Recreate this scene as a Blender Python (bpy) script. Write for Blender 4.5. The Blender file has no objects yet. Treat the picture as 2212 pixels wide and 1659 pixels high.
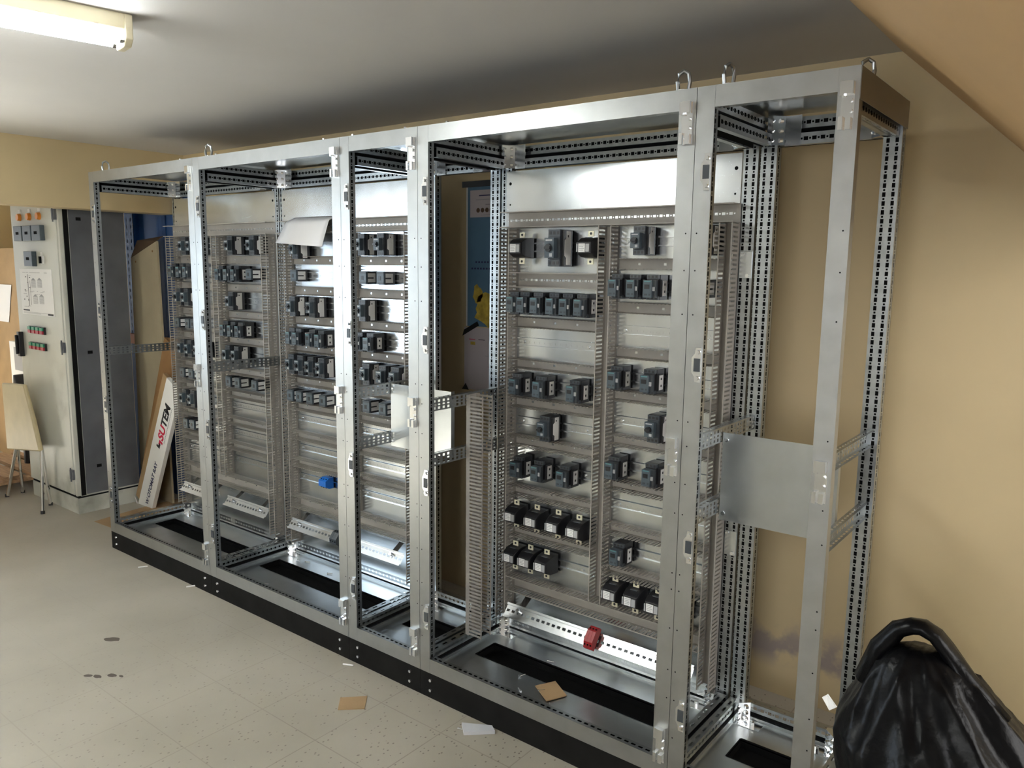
import bpy, bmesh, math, random
from mathutils import Vector, Matrix

C = bpy.context.scene.collection
SC = bpy.context.scene
random.seed(7)
R = math.radians
PI = math.pi

# ------------------------------------------------------------------ camera, world, lights, exposure
W0, H0, FPX = 2212, 1659, 1699.9
yaw, pitch, roll = 0.663073962, 0.146766913, 0.0124876763
fw = Vector((-math.sin(yaw) * math.cos(pitch), math.cos(yaw) * math.cos(pitch), -math.sin(pitch)))
rt = Vector((math.cos(yaw), math.sin(yaw), 0))
up = rt.cross(fw)
rt2 = math.cos(roll) * rt + math.sin(roll) * up
up2 = -math.sin(roll) * rt + math.cos(roll) * up
cam = bpy.data.cameras.new('camera')
cam.sensor_width = 36
cam.lens = FPX / W0 * 36
cam.clip_start = 0.05
camo = bpy.data.objects.new('camera', cam)
C.objects.link(camo)
camo.matrix_world = Matrix(((rt2.x, up2.x, -fw.x, 4.47838), (rt2.y, up2.y, -fw.y, -2.01206), (rt2.z, up2.z, -fw.z, 1.62204), (0, 0, 0, 1)))
SC.camera = camo

w = bpy.data.worlds.new('world')
SC.world = w
w.use_nodes = True
w.node_tree.nodes['Background'].inputs[0].default_value = (0.75, 0.87, 1.0, 1)
w.node_tree.nodes['Background'].inputs[1].default_value = 1.6

def light(name, kind, loc, target, energy, color, **kw):
    d = bpy.data.lights.new(name, kind)
    d.energy = energy
    d.color = color
    for k, v in kw.items():
        setattr(d, k, v)
    o = bpy.data.objects.new(name, d)
    C.objects.link(o)
    o.location = loc
    o.rotation_euler = (Vector(target) - Vector(loc)).to_track_quat('-Z', 'Y').to_euler()
    return o

ZC = 2.33          # ceiling height
YW = 0.87          # back wall
XL = -0.56         # plane of the lintel and window wall
# daylight through the window in the left wall
light('window_daylight_and_fill', 'AREA', (XL - 0.20, -2.05, 1.45), (3, -2.05, 1.2), 55, (0.72, 0.86, 1.0), shape='RECTANGLE', size=1.5, size_y=1.15)
light('window_daylight_and_fill', 'AREA', (4.75, -4.85, 1.5), (4.6, 0, 1.1), 70, (0.98, 0.97, 1.0), shape='RECTANGLE', size=1.5, size_y=1.1)  # unseen fill light, added to brighten the back and right walls
light('window_daylight_and_fill', 'AREA', (6.0, 0.18, 1.45), (4.2, 0.35, 1.2), 40, (1.0, 0.96, 0.92), shape='RECTANGLE', size=1.15, size_y=1.1)  # added fill from the right, lifts the wall behind the cabinets
light('window_daylight_and_fill', 'AREA', (-3.6, -0.3, 1.5), (-1.5, 0.2, 1.0), 6, (0.95, 0.97, 1.0), shape='RECTANGLE', size=1.05, size_y=1.1)  # added fill light for the dim alcove at the left
# sun through the same window, landing on the floor behind the camera
light('sun', 'SUN', (-2, -3, 5), (-2 + 0.62, -3 - 0.25, 5 - 1.25), 200.0, (0.94, 0.97, 1.0), angle=0.01)

SC.view_settings.view_transform = 'Standard'
SC.view_settings.look = 'None'
SC.view_settings.gamma = 1
SC.view_settings.exposure = -0.28
SC.view_settings.use_curve_mapping = False
SC.cycles.max_bounces = 10
SC.cycles.diffuse_bounces = 6
SC.cycles.glossy_bounces = 5
SC.cycles.sample_clamp_indirect = 60.0
SC.cycles.caustics_reflective = False
SC.cycles.caustics_refractive = False

# ------------------------------------------------------------------ materials
def new_mat(name):
    m = bpy.data.materials.new(name)
    m.use_nodes = True
    nt = m.node_tree
    b = nt.nodes['Principled BSDF']
    return m, nt, b

def mat(name, col, rough=0.5, metal=0.0, var=0.0, scale=8.0, bump=0.0, bscale=60.0, rvar=0.0, emit=0.0, stretch=None, spec=0.5):
    m, nt, b = new_mat(name)
    b.inputs['Base Color'].default_value = (*col, 1)
    b.inputs['Roughness'].default_value = rough
    b.inputs['Metallic'].default_value = metal
    b.inputs['Specular IOR Level'].default_value = spec
    if emit:
        b.inputs['Emission Color'].default_value = (*col, 1)
        b.inputs['Emission Strength'].default_value = emit
    if var or rvar or bump:
        tc = nt.nodes.new('ShaderNodeTexCoord')
        mp = nt.nodes.new('ShaderNodeMapping')
        if stretch:
            mp.inputs['Scale'].default_value = stretch
        nt.links.new(tc.outputs['Object'], mp.inputs[0])
    if var or rvar:
        n = nt.nodes.new('ShaderNodeTexNoise')
        n.inputs['Scale'].default_value = scale
        n.inputs['Detail'].default_value = 5
        nt.links.new(mp.outputs[0], n.inputs['Vector'])
        if var:
            r = nt.nodes.new('ShaderNodeValToRGB')
            r.color_ramp.elements[0].position = 0.3
            r.color_ramp.elements[1].position = 0.7
            r.color_ramp.elements[0].color = (*[max(0, c * (1 - var)) for c in col], 1)
            r.color_ramp.elements[1].color = (*[min(1, c * (1 + var)) for c in col], 1)
            nt.links.new(n.outputs[0], r.inputs[0])
            nt.links.new(r.outputs[0], b.inputs['Base Color'])
        if rvar:
            mr = nt.nodes.new('ShaderNodeMapRange')
            mr.inputs['To Min'].default_value = max(0.02, rough - rvar)
            mr.inputs['To Max'].default_value = rough + rvar
            nt.links.new(n.outputs[0], mr.inputs[0])
            nt.links.new(mr.outputs[0], b.inputs['Roughness'])
    if bump:
        n2 = nt.nodes.new('ShaderNodeTexNoise')
        n2.inputs['Scale'].default_value = bscale
        n2.inputs['Detail'].default_value = 4
        nt.links.new(mp.outputs[0], n2.inputs['Vector'])
        bp = nt.nodes.new('ShaderNodeBump')
        bp.inputs['Strength'].default_value = bump
        bp.inputs['Distance'].default_value = 0.01
        nt.links.new(n2.outputs[0], bp.inputs['Height'])
        nt.links.new(bp.outputs[0], b.inputs['Normal'])
    return m

M = {}
M['front'] = mat('galvanised_front', (0.405, 0.415, 0.41), 0.40, 1.0, 0.05, 22, rvar=0.05)
M['steel'] = mat('galvanised_inner', (0.42, 0.445, 0.455), 0.33, 1.0, 0.10, 40, rvar=0.08)
M['plate'] = mat('galvanised_plate', (0.62, 0.65, 0.67), 0.24, 1.0, 0.04, 14, rvar=0.03)
M['sheet'] = mat('galvanised_sheet', (0.52, 0.55, 0.565), 0.30, 1.0, 0.07, 9, rvar=0.035)
M['zinc'] = mat('bright_zinc', (0.78, 0.80, 0.82), 0.18, 1.0)
M['dark'] = mat('dark_shade_and_parts', (0.008, 0.008, 0.008), 0.9, spec=0.1)  # near-black: painted shade in hollows and slots, plus small dark parts
M['black'] = mat('black_paint', (0.009, 0.0085, 0.008), 0.75, 0, 0.3, 12, spec=0.12)
M['slot_black'] = mat('slot_shade_and_rubber', (0.004, 0.004, 0.004), 0.9, spec=0.08)
M['duct'] = mat('grey_duct_plastic', (0.31, 0.29, 0.26), 0.55, 0, 0.05, 20)
M['devblack'] = mat('device_black', (0.012, 0.012, 0.014), 0.38)
M['devgrey'] = mat('device_grey', (0.040, 0.048, 0.056), 0.42)
M['devcover'] = mat('device_cover', (0.060, 0.082, 0.098), 0.40, 0, 0.08, 60)
M['teal'] = mat('teal_mark', (0.08, 0.20, 0.22), 0.45)
M['white'] = mat('white_label', (0.80, 0.80, 0.79), 0.5)
M['lightgrey'] = mat('light_grey_plastic', (0.40, 0.41, 0.42), 0.45)
M['cream'] = mat('tinned_copper', (0.72, 0.68, 0.52), 0.4, 0.25)
M['blue'] = mat('blue_plastic', (0.012, 0.16, 0.62), 0.4)
M['red'] = mat('red_plastic', (0.28, 0.012, 0.016), 0.4)
M['paper'] = mat('white_paper', (0.72, 0.72, 0.74), 0.7)
M['ink'] = mat('black_ink', (0.02, 0.02, 0.022), 0.6)
M['greyink'] = mat('grey_ink', (0.33, 0.33, 0.34), 0.6)
M['redink'] = mat('red_ink', (0.60, 0.015, 0.06), 0.5)
M['navyink'] = mat('navy_ink', (0.03, 0.03, 0.10), 0.6)
M['card'] = mat('cardboard', (0.36, 0.24, 0.125), 0.8, 0, 0.12, 6, bump=0.1, bscale=120)
M['carddark'] = mat('cardboard_brown', (0.26, 0.14, 0.055), 0.8, 0, 0.12, 6)
M['cabwhite'] = mat('old_grey_white_paint', (0.55, 0.56, 0.51), 0.42, 0, 0.05, 3)
def grime(m):
    nt = m.node_tree
    b = nt.nodes['Principled BSDF']
    src = b.inputs['Base Color'].links[0].from_socket
    tc = nt.nodes.new('ShaderNodeTexCoord')
    n = nt.nodes.new('ShaderNodeTexNoise'); n.inputs['Scale'].default_value = 3.4; n.inputs['Detail'].default_value = 6
    nt.links.new(tc.outputs['Object'], n.inputs['Vector'])
    r = nt.nodes.new('ShaderNodeValToRGB')
    r.color_ramp.elements[0].position = 0.52; r.color_ramp.elements[1].position = 0.78
    nt.links.new(n.outputs[0], r.inputs[0])
    sx = nt.nodes.new('ShaderNodeSeparateXYZ'); nt.links.new(tc.outputs['Object'], sx.inputs[0])
    h = nt.nodes.new('ShaderNodeMapRange'); h.inputs['From Min'].default_value = 1.1; h.inputs['From Max'].default_value = 0.7
    nt.links.new(sx.outputs[2], h.inputs[0])
    mu = nt.nodes.new('ShaderNodeMath'); mu.operation = 'MULTIPLY'
    nt.links.new(r.outputs[0], mu.inputs[0]); nt.links.new(h.outputs[0], mu.inputs[1])
    mx = nt.nodes.new('ShaderNodeMixRGB'); mx.inputs[2].default_value = (0.20, 0.205, 0.17, 1)
    nt.links.new(mu.outputs[0], mx.inputs[0]); nt.links.new(src, mx.inputs[1])
    nt.links.new(mx.outputs[0], b.inputs['Base Color'])
grime(M['cabwhite'])
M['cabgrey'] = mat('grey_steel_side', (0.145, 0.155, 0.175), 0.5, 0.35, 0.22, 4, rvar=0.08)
M['chrome'] = mat('chrome', (0.8, 0.8, 0.8), 0.12, 1.0)
M['chair'] = mat('yellow_vinyl', (0.50, 0.42, 0.25), 0.5, 0, 0.10, 7)
M['wood'] = mat('pallet_wood', (0.36, 0.22, 0.12), 0.75, 0, 0.25, 6, stretch=(1, 12, 12))
M['woodred'] = mat('dark_red_wood', (0.11, 0.035, 0.022), 0.6)
M['board'] = mat('beige_board', (0.47, 0.41, 0.29), 0.32, 0.15, 0.08, 5)
M['boardback'] = mat('hardboard_brown', (0.10, 0.06, 0.035), 0.8)
M['rackblue'] = mat('rack_blue', (0.02, 0.085, 0.27), 0.5)
M['orange'] = mat('rack_orange', (0.52, 0.15, 0.025), 0.5)
M['tape'] = mat('black_tape', (0.012, 0.012, 0.012), 0.45)
M['fixwhite'] = mat('fixture_enamel', (0.72, 0.66, 0.48), 0.4)
M['tube'] = mat('tube_light', (0.93, 0.98, 1.0), 0.4, emit=100.0)
M['green'] = mat('green_button', (0.02, 0.24, 0.13), 0.4)
M['redb'] = mat('red_button', (0.42, 0.02, 0.04), 0.4)
M['amber'] = mat('amber_lens', (0.75, 0.27, 0.04), 0.3)
M['bag'] = mat('black_bin_bag', (0.003, 0.003, 0.0035), 0.30, 0, 0, 5, bump=0.5, bscale=16, spec=0.12)
M['clear'] = mat('cloudy_plastic', (0.55, 0.56, 0.60), 0.35)
M['glass'] = mat('window_glass', (1, 1, 1), 0.05)
_b = M['glass'].node_tree.nodes['Principled BSDF']
_b.inputs['Transmission Weight'].default_value = 1.0
_b.inputs['IOR'].default_value = 1.01

def wall_mat(name, col, stain=False):
    m, nt, b = new_mat(name)
    tc = nt.nodes.new('ShaderNodeTexCoord')
    n = nt.nodes.new('ShaderNodeTexNoise')
    n.inputs['Scale'].default_value = 1.3
    n.inputs['Detail'].default_value = 6
    nt.links.new(tc.outputs['Object'], n.inputs['Vector'])
    r = nt.nodes.new('ShaderNodeValToRGB')
    r.color_ramp.elements[0].position = 0.35
    r.color_ramp.elements[1].position = 0.65
    r.color_ramp.elements[0].color = (*[c * 0.93 for c in col], 1)
    r.color_ramp.elements[1].color = (*[c * 1.05 for c in col], 1)
    nt.links.new(n.outputs[0], r.inputs[0])
    last = r.outputs[0]
    if stain:
        # flaking grey-violet damp patch low on the wall: its own shape, from noise and height
        sx = nt.nodes.new('ShaderNodeSeparateXYZ')
        nt.links.new(tc.outputs['Object'], sx.inputs[0])
        n3 = nt.nodes.new('ShaderNodeTexNoise')
        n3.inputs['Scale'].default_value = 7.0
        n3.inputs['Detail'].default_value = 8
        nt.links.new(tc.outputs['Object'], n3.inputs['Vector'])
        hgt = nt.nodes.new('ShaderNodeValToRGB')
        e = hgt.color_ramp.elements
        e[0].position = 0.10; e[0].color = (0, 0, 0, 1)
        e[1].position = 0.17; e[1].color = (1, 1, 1, 1)
        x1 = e.new(0.24); x1.color = (0.9, 0.9, 0.9, 1)
        x2 = e.new(0.33); x2.color = (0, 0, 0, 1)
        nt.links.new(sx.outputs[2], hgt.inputs[0])
        thr = nt.nodes.new('ShaderNodeValToRGB')
        thr.color_ramp.elements[0].position = 0.46
        thr.color_ramp.elements[1].position = 0.56
        nt.links.new(n3.outputs[0], thr.inputs[0])
        mu = nt.nodes.new('ShaderNodeMath'); mu.operation = 'MULTIPLY'
        nt.links.new(hgt.outputs[0], mu.inputs[0]); nt.links.new(thr.outputs[0], mu.inputs[1])
        gx = nt.nodes.new('ShaderNodeMapRange')
        gx.inputs['From Min'].default_value = 3.0; gx.inputs['From Max'].default_value = 3.3
        nt.links.new(sx.outputs[0], gx.inputs[0])
        gx2 = nt.nodes.new('ShaderNodeMapRange')
        gx2.inputs['From Min'].default_value = 4.15; gx2.inputs['From Max'].default_value = 3.95
        nt.links.new(sx.outputs[0], gx2.inputs[0])
        mu3 = nt.nodes.new('ShaderNodeMath'); mu3.operation = 'MULTIPLY'
        nt.links.new(gx.outputs[0], mu3.inputs[0]); nt.links.new(gx2.outputs[0], mu3.inputs[1])
        gx = mu3
        mu2 = nt.nodes.new('ShaderNodeMath'); mu2.operation = 'MULTIPLY'
        nt.links.new(mu.outputs[0], mu2.inputs[0]); nt.links.new(gx.outputs[0], mu2.inputs[1])
        mx = nt.nodes.new('ShaderNodeMixRGB')
        mx.inputs[2].default_value = (0.30, 0.255, 0.235, 1)
        nt.links.new(mu2.outputs[0], mx.inputs[0]); nt.links.new(last, mx.inputs[1])
        last = mx.outputs[0]
    nt.links.new(last, b.inputs['Base Color'])
    b.inputs['Roughness'].default_value = 0.5
    b.inputs['Specular IOR Level'].default_value = 0.35
    n2 = nt.nodes.new('ShaderNodeTexNoise')
    n2.inputs['Scale'].default_value = 35
    nt.links.new(tc.outputs['Object'], n2.inputs['Vector'])
    bp = nt.nodes.new('ShaderNodeBump')
    bp.inputs['Strength'].default_value = 0.08
    nt.links.new(n2.outputs[0], bp.inputs['Height'])
    nt.links.new(bp.outputs[0], b.inputs['Normal'])
    return m

M['wall'] = wall_mat('ochre_wall', (0.60, 0.485, 0.29))
M['wallback'] = wall_mat('ochre_back_wall', (0.60, 0.485, 0.29), True)
M['wallpale'] = wall_mat('pale_wall', (0.60, 0.575, 0.52))
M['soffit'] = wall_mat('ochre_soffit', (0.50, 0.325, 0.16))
M['ceil'] = mat('ceiling_paint', (0.57, 0.555, 0.54), 0.6, 0, 0.05, 1.2, bump=0.08, bscale=14)

def floor_mat():
    m, nt, b = new_mat('terrazzo_tiles')
    N, L = nt.nodes.new, nt.links.new
    tc = N('ShaderNodeTexCoord')
    n = N('ShaderNodeTexNoise'); n.inputs['Scale'].default_value = 1.6; n.inputs['Detail'].default_value = 7
    L(tc.outputs['Object'], n.inputs['Vector'])
    r = N('ShaderNodeValToRGB')
    r.color_ramp.elements[0].position = 0.3; r.color_ramp.elements[1].position = 0.7
    r.color_ramp.elements[0].color = (0.31, 0.285, 0.235, 1)
    r.color_ramp.elements[1].color = (0.395, 0.365, 0.305, 1)
    L(n.outputs[0], r.inputs[0])
    # speckles
    v = N('ShaderNodeTexVoronoi'); v.inputs['Scale'].default_value = 68; v.inputs['Randomness'].default_value = 1.0
    mp = N('ShaderNodeMapping'); mp.inputs['Scale'].default_value = (1, 0.75, 1)
    L(tc.outputs['Object'], mp.inputs[0]); L(mp.outputs[0], v.inputs['Vector'])
    s = N('ShaderNodeMath'); s.operation = 'LESS_THAN'; s.inputs[1].default_value = 0.21
    L(v.outputs['Distance'], s.inputs[0])
    cr = N('ShaderNodeSeparateColor'); L(v.outputs['Color'], cr.inputs[0])
    s2 = N('ShaderNodeMath'); s2.operation = 'LESS_THAN'; s2.inputs[1].default_value = 0.42
    L(cr.outputs[0], s2.inputs[0])
    sm = N('ShaderNodeMath'); sm.operation = 'MULTIPLY'; L(s.outputs[0], sm.inputs[0]); L(s2.outputs[0], sm.inputs[1])
    # the grimier half of the floor hides its chips
    sx = N('ShaderNodeSeparateXYZ'); L(tc.outputs['Object'], sx.inputs[0])
    gr = N('ShaderNodeMapRange'); gr.inputs['From Min'].default_value = 1.0; gr.inputs['From Max'].default_value = 3.0
    gr.inputs['To Min'].default_value = 0.10; gr.inputs['To Max'].default_value = 0.8
    L(sx.outputs[0], gr.inputs[0])
    sg = N('ShaderNodeMath'); sg.operation = 'MULTIPLY'; L(sm.outputs[0], sg.inputs[0]); L(gr.outputs[0], sg.inputs[1])
    mx = N('ShaderNodeMixRGB'); mx.inputs[2].default_value = (0.10, 0.082, 0.065, 1)
    L(sg.outputs[0], mx.inputs[0]); L(r.outputs[0], mx.inputs[1])
    # joints on a 0.306 grid
    def joint(out, off):
        a = N('ShaderNodeMath'); a.operation = 'ADD'; a.inputs[1].default_value = off; L(out, a.inputs[0])
        d = N('ShaderNodeMath'); d.operation = 'DIVIDE'; d.inputs[1].default_value = 0.306; L(a.outputs[0], d.inputs[0])
        f = N('ShaderNodeMath'); f.operation = 'FRACT'; L(d.outputs[0], f.inputs[0])
        q = N('ShaderNodeMath'); q.operation = 'SUBTRACT'; q.inputs[1].default_value = 0.5; L(f.outputs[0], q.inputs[0])
        ab = N('ShaderNodeMath'); ab.operation = 'ABSOLUTE'; L(q.outputs[0], ab.inputs[0])
        g = N('ShaderNodeMath'); g.operation = 'LESS_THAN'; g.inputs[1].default_value = 0.007; L(ab.outputs[0], g.inputs[0])
        return g.outputs[0]
    j1 = joint(sx.outputs[0], -1.80 + 0.153 + 3.06)
    j2 = joint(sx.outputs[1], 0.14 + 0.153 + 6.12)
    jm = N('ShaderNodeMath'); jm.operation = 'MAXIMUM'; L(j1, jm.inputs[0]); L(j2, jm.inputs[1])
    n4 = N('ShaderNodeTexNoise'); n4.inputs['Scale'].default_value = 2.3; L(tc.outputs['Object'], n4.inputs['Vector'])
    j3 = N('ShaderNodeMath'); j3.operation = 'MULTIPLY'; L(jm.outputs[0], j3.inputs[0]); L(n4.outputs[0], j3.inputs[1])
    j4 = N('ShaderNodeMath'); j4.operation = 'MULTIPLY'; L(j3.outputs[0], j4.inputs[0]); L(gr.outputs[0], j4.inputs[1])
    mx2 = N('ShaderNodeMixRGB'); mx2.inputs[2].default_value = (0.13, 0.105, 0.075, 1)
    L(j4.outputs[0], mx2.inputs[0]); L(mx.outputs[0], mx2.inputs[1])
    L(mx2.outputs[0], b.inputs['Base Color'])
    b.inputs['Roughness'].default_value = 0.48
    return m
M['floor'] = floor_mat()

# ------------------------------------------------------------------ mesh helpers
class MB:
    """collects boxes, strips, tubes; build() links them as ONE mesh object"""
    def __init__(s):
        s.v, s.f, s.mi, s.mats = [], [], [], []
    def m(s, name):
        if name not in s.mats:
            s.mats.append(name)
        return s.mats.index(name)
    def poly(s, pts, mt):
        i = len(s.v)
        s.v += [tuple(p) for p in pts]
        s.f.append(list(range(i, i + len(pts))))
        s.mi.append(s.m(mt))
    def box(s, x0, x1, y0, y1, z0, z1, mt):
        i = len(s.v)
        s.v += [(x0, y0, z0), (x1, y0, z0), (x1, y1, z0), (x0, y1, z0), (x0, y0, z1), (x1, y0, z1), (x1, y1, z1), (x0, y1, z1)]
        for q in ((3, 2, 1, 0), (4, 5, 6, 7), (0, 1, 5, 4), (1, 2, 6, 5), (2, 3, 7, 6), (3, 0, 4, 7)):
            s.f.append([i + k for k in q])
            s.mi.append(s.m(mt))
        return s
    def obox(s, o, u, v, n, mt):
        """box from corner o along the vectors u, v, n"""
        o, u, v, n = map(Vector, (o, u, v, n))
        P = [o, o + u, o + u + v, o + v, o + n, o + u + n, o + u + v + n, o + v + n]
        i = len(s.v)
        s.v += [tuple(p) for p in P]
        for q in ((3, 2, 1, 0), (4, 5, 6, 7), (0, 1, 5, 4), (1, 2, 6, 5), (2, 3, 7, 6), (3, 0, 4, 7)):
            s.f.append([i + k for k in q])
            s.mi.append(s.m(mt))
        return s
    def loft(s, rings, mt, caps=True):
        i = len(s.v)
        n = len(rings[0])
        for r in rings:
            s.v += [tuple(p) for p in r]
        for a in range(len(rings) - 1):
            for k in range(n):
                s.f.append([i + a * n + k, i + a * n + (k + 1) % n, i + (a + 1) * n + (k + 1) % n, i + (a + 1) * n + k])
                s.mi.append(s.m(mt))
        if caps:
            s.f.append([i + k for k in range(n)][::-1]); s.mi.append(s.m(mt))
            s.f.append([i + (len(rings) - 1) * n + k for k in range(n)]); s.mi.append(s.m(mt))
        return s
    def cyl(s, a, b, r, mt, n=12, r2=None):
        a, b = Vector(a), Vector(b)
        d = (b - a).normalized()
        t = Vector((0, 0, 1)) if abs(d.z) < 0.9 else Vector((1, 0, 0))
        u = d.cross(t).normalized(); v = d.cross(u)
        ring = lambda c, q: [c + q * (math.cos(2 * PI * k / n) * u + math.sin(2 * PI * k / n) * v) for k in range(n)]
        return s.loft([ring(a, r), ring(b, r if r2 is None else r2)], mt)
    def tube(s, pts, r, mt, n=8):
        pts = [Vector(p) for p in pts]
        rings = []
        for i, p in enumerate(pts):
            d = (pts[min(i + 1, len(pts) - 1)] - pts[max(i - 1, 0)]).normalized()
            t = Vector((0, 0, 1)) if abs(d.z) < 0.9 else Vector((1, 0, 0))
            u = d.cross(t).normalized(); v = d.cross(u)
            rings.append([p + r * (math.cos(2 * PI * k / n) * u + math.sin(2 * PI * k / n) * v) for k in range(n)])
        return s.loft(rings, mt)
    def prism(s, poly, axis, a, b, mt):
        """polygon (2D) extruded along axis 'x'/'y'/'z' from a to b"""
        def P(p, t):
            return {'x': (t, p[0], p[1]), 'y': (p[0], t, p[1]), 'z': (p[0], p[1], t)}[axis]
        return s.loft([[P(p, a) for p in poly], [P(p, b) for p in poly]], mt)
    def strip(s, o, U, V, L, Wd, pitch, cols, mt, half=0.0045, small=0.003, start=0.0):
        """perforated sheet: length L along U, width Wd along V; cols = [(centre, half width)]; slots plus small holes"""
        o, U, V = Vector(o), Vector(U), Vector(V)
        def quad(a0, a1, b0, b1):
            s.poly([o + U * a0 + V * b0, o + U * a1 + V * b0, o + U * a1 + V * b1, o + U * a0 + V * b1], mt)
        def row(a0, a1, hw_of):
            b = 0.0
            for c, hw in cols:
                h = hw_of(hw)
                quad(a0, a1, b, c - h)
                b = c + h
            quad(a0, a1, b, Wd)
        n = int((L - start) / pitch)
        a = 0.0
        for k in range(n):
            c = start + (k + 0.5) * pitch
            if c + half > L - 0.004:
                break
            quad(a, c - half, 0, Wd)
            row(c - half, c + half, lambda hw: hw)
            a = c + half
            if small and c + pitch / 2 + small < L - 0.004:
                q = c + pitch / 2
                quad(a, q - small, 0, Wd)
                row(q - small, q + small, lambda hw: min(hw, small))
                a = q + small
        quad(a, L, 0, Wd)
        return s
    def build(s, name, parent=None, bevel=0, solid=0, smooth=False):
        me = bpy.data.meshes.new(name)
        me.from_pydata(s.v, [], s.f)
        for q in s.mats:
            me.materials.append(M[q])
        me.polygons.foreach_set('material_index', s.mi)
        me.update()
        o = bpy.data.objects.new(name, me)
        C.objects.link(o)
        if parent is not None:
            o.parent = parent
        if solid:
            md = o.modifiers.new('solid', 'SOLIDIFY'); md.thickness = solid; md.offset = -1
        if bevel:
            md = o.modifiers.new('bevel', 'BEVEL'); md.width = bevel; md.segments = 2; md.limit_method = 'ANGLE'
        if smooth:
            me.polygons.foreach_set('use_smooth', [True] * len(me.polygons))
        return o

def tag(o, label=None, cat=None, group=None, kind=None):
    if label: o['label'] = label
    if cat: o['category'] = cat
    if group: o['group'] = group
    if kind: o['kind'] = kind
    return o

def thing(name, label, cat, loc=(0, 0, 0), group=None, rot=(0, 0, 0)):
    o = bpy.data.objects.new(name, None)
    o.empty_display_size = 0.05
    C.objects.link(o)
    o.location = loc
    o.rotation_euler = rot
    return tag(o, label, cat, group)

def structure(name, mb):
    return tag(mb.build(name), kind='structure')

def copy_tree(o, parent=None):
    c = o.copy()
    C.objects.link(c)
    if parent is not None:
        c.parent = parent
    for ch in list(o.children):
        copy_tree(ch, c)
    return c

ORD = ['first', 'second', 'third', 'fourth', 'fifth', 'sixth', 'seventh', 'eighth', 'ninth', 'tenth', 'eleventh']

def text(name, body, size, mt, parent, mw, bold=0.0, space=1.0, ext=0.0004):
    cu = bpy.data.curves.new(name, 'FONT')
    cu.body = body
    cu.size = size
    cu.extrude = ext
    cu.offset = bold
    cu.space_character = space
    cu.materials.append(M[mt])
    tmp = bpy.data.objects.new(name + '_curve', cu)
    C.objects.link(tmp)
    bpy.context.view_layer.update()
    me = bpy.data.meshes.new_from_object(tmp.evaluated_get(bpy.context.evaluated_depsgraph_get()))
    bpy.data.objects.remove(tmp)
    o = bpy.data.objects.new(name, me)
    C.objects.link(o)
    o.parent = parent
    o.matrix_local = mw
    return o

# ------------------------------------------------------------------ the room
T = 0.12
XFAR, XR, YF = -3.4, 5.7, -4.6
structure('floor', MB().box(XFAR - T, XR + T, YF - T, YW + T, -0.1, 0, 'floor'))
structure('ceiling', MB().box(XL - 0.17, XR + T, YF - T, YW + T, ZC, ZC + 0.1, 'ceil').box(XFAR - T, XL - 0.17, -1.07, YW + T, ZC, ZC + 0.1, 'ceil'))
structure('wall_back', MB().box(XFAR - T, XR + T, YW, YW + T, 0, ZC, 'wallback'))
AY0, AY1 = -0.85, 0.25
structure('wall_left', MB().box(XFAR - T, XFAR, -1.07, AY0, 0, ZC, 'wall').box(XFAR - T, XFAR, AY1, YW, 0, ZC, 'wall').box(XFAR - T, XFAR, AY0, AY1, 0, 0.95, 'wall').box(XFAR - T, XFAR, AY0, AY1, 2.05, ZC, 'wall'))
structure('window_added_4', MB().box(XFAR - 0.08, XFAR - 0.03, AY0, AY1, 0.95, 1.0, 'fixwhite').box(XFAR - 0.08, XFAR - 0.03, AY0, AY1, 2.0, 2.05, 'fixwhite')
          .box(XFAR - 0.08, XFAR - 0.03, AY0, AY0 + 0.05, 1.0, 2.0, 'fixwhite').box(XFAR - 0.08, XFAR - 0.03, AY1 - 0.05, AY1, 1.0, 2.0, 'fixwhite'))  # unseen window, added around the alcove fill light
RY0, RY1, RZ0, RZ1 = -0.4, 0.76, 0.9, 2.0
structure('wall_right', MB().box(XR, XR + T, YF, RY0, 0, ZC, 'wallpale').box(XR, XR + T, RY1, YW, 0, ZC, 'wallpale').box(XR, XR + T, RY0, RY1, 0, RZ0, 'wallpale').box(XR, XR + T, RY0, RY1, RZ1, ZC, 'wallpale'))
structure('window_added_3', MB().box(XR + 0.03, XR + 0.08, RY0, RY1, RZ0, RZ0 + 0.05, 'fixwhite').box(XR + 0.03, XR + 0.08, RY0, RY1, RZ1 - 0.05, RZ1, 'fixwhite')
          .box(XR + 0.03, XR + 0.08, RY0, RY0 + 0.05, RZ0 + 0.05, RZ1 - 0.05, 'fixwhite').box(XR + 0.03, XR + 0.08, RY1 - 0.05, RY1, RZ0 + 0.05, RZ1 - 0.05, 'fixwhite'))  # unseen window frame, added to go with the right-hand fill
FX0, FX1, FZ0, FZ1 = 4.0, 5.5, 0.95, 2.05
structure('wall_front', MB().box(XL - 0.17, FX0, YF - T, YF, 0, ZC, 'wallpale').box(FX1, XR + T, YF - T, YF, 0, ZC, 'wallpale').box(FX0, FX1, YF - T, YF, 0, FZ0, 'wallpale').box(FX0, FX1, YF - T, YF, FZ1, ZC, 'wallpale'))
structure('window_added_2', MB().box(FX0, FX1, YF - 0.08, YF - 0.03, FZ0, FZ0 + 0.05, 'fixwhite').box(FX0, FX1, YF - 0.08, YF - 0.03, FZ1 - 0.05, FZ1, 'fixwhite')
          .box(FX0, FX0 + 0.05, YF - 0.08, YF - 0.03, FZ0 + 0.05, FZ1 - 0.05, 'fixwhite').box(FX1 - 0.05, FX1, YF - 0.08, YF - 0.03, FZ0 + 0.05, FZ1 - 0.05, 'fixwhite').box(4.72, 4.78, YF - 0.08, YF - 0.03, FZ0 + 0.05, FZ1 - 0.05, 'fixwhite'))  # unseen front window, added for the fill light behind the camera
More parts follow.
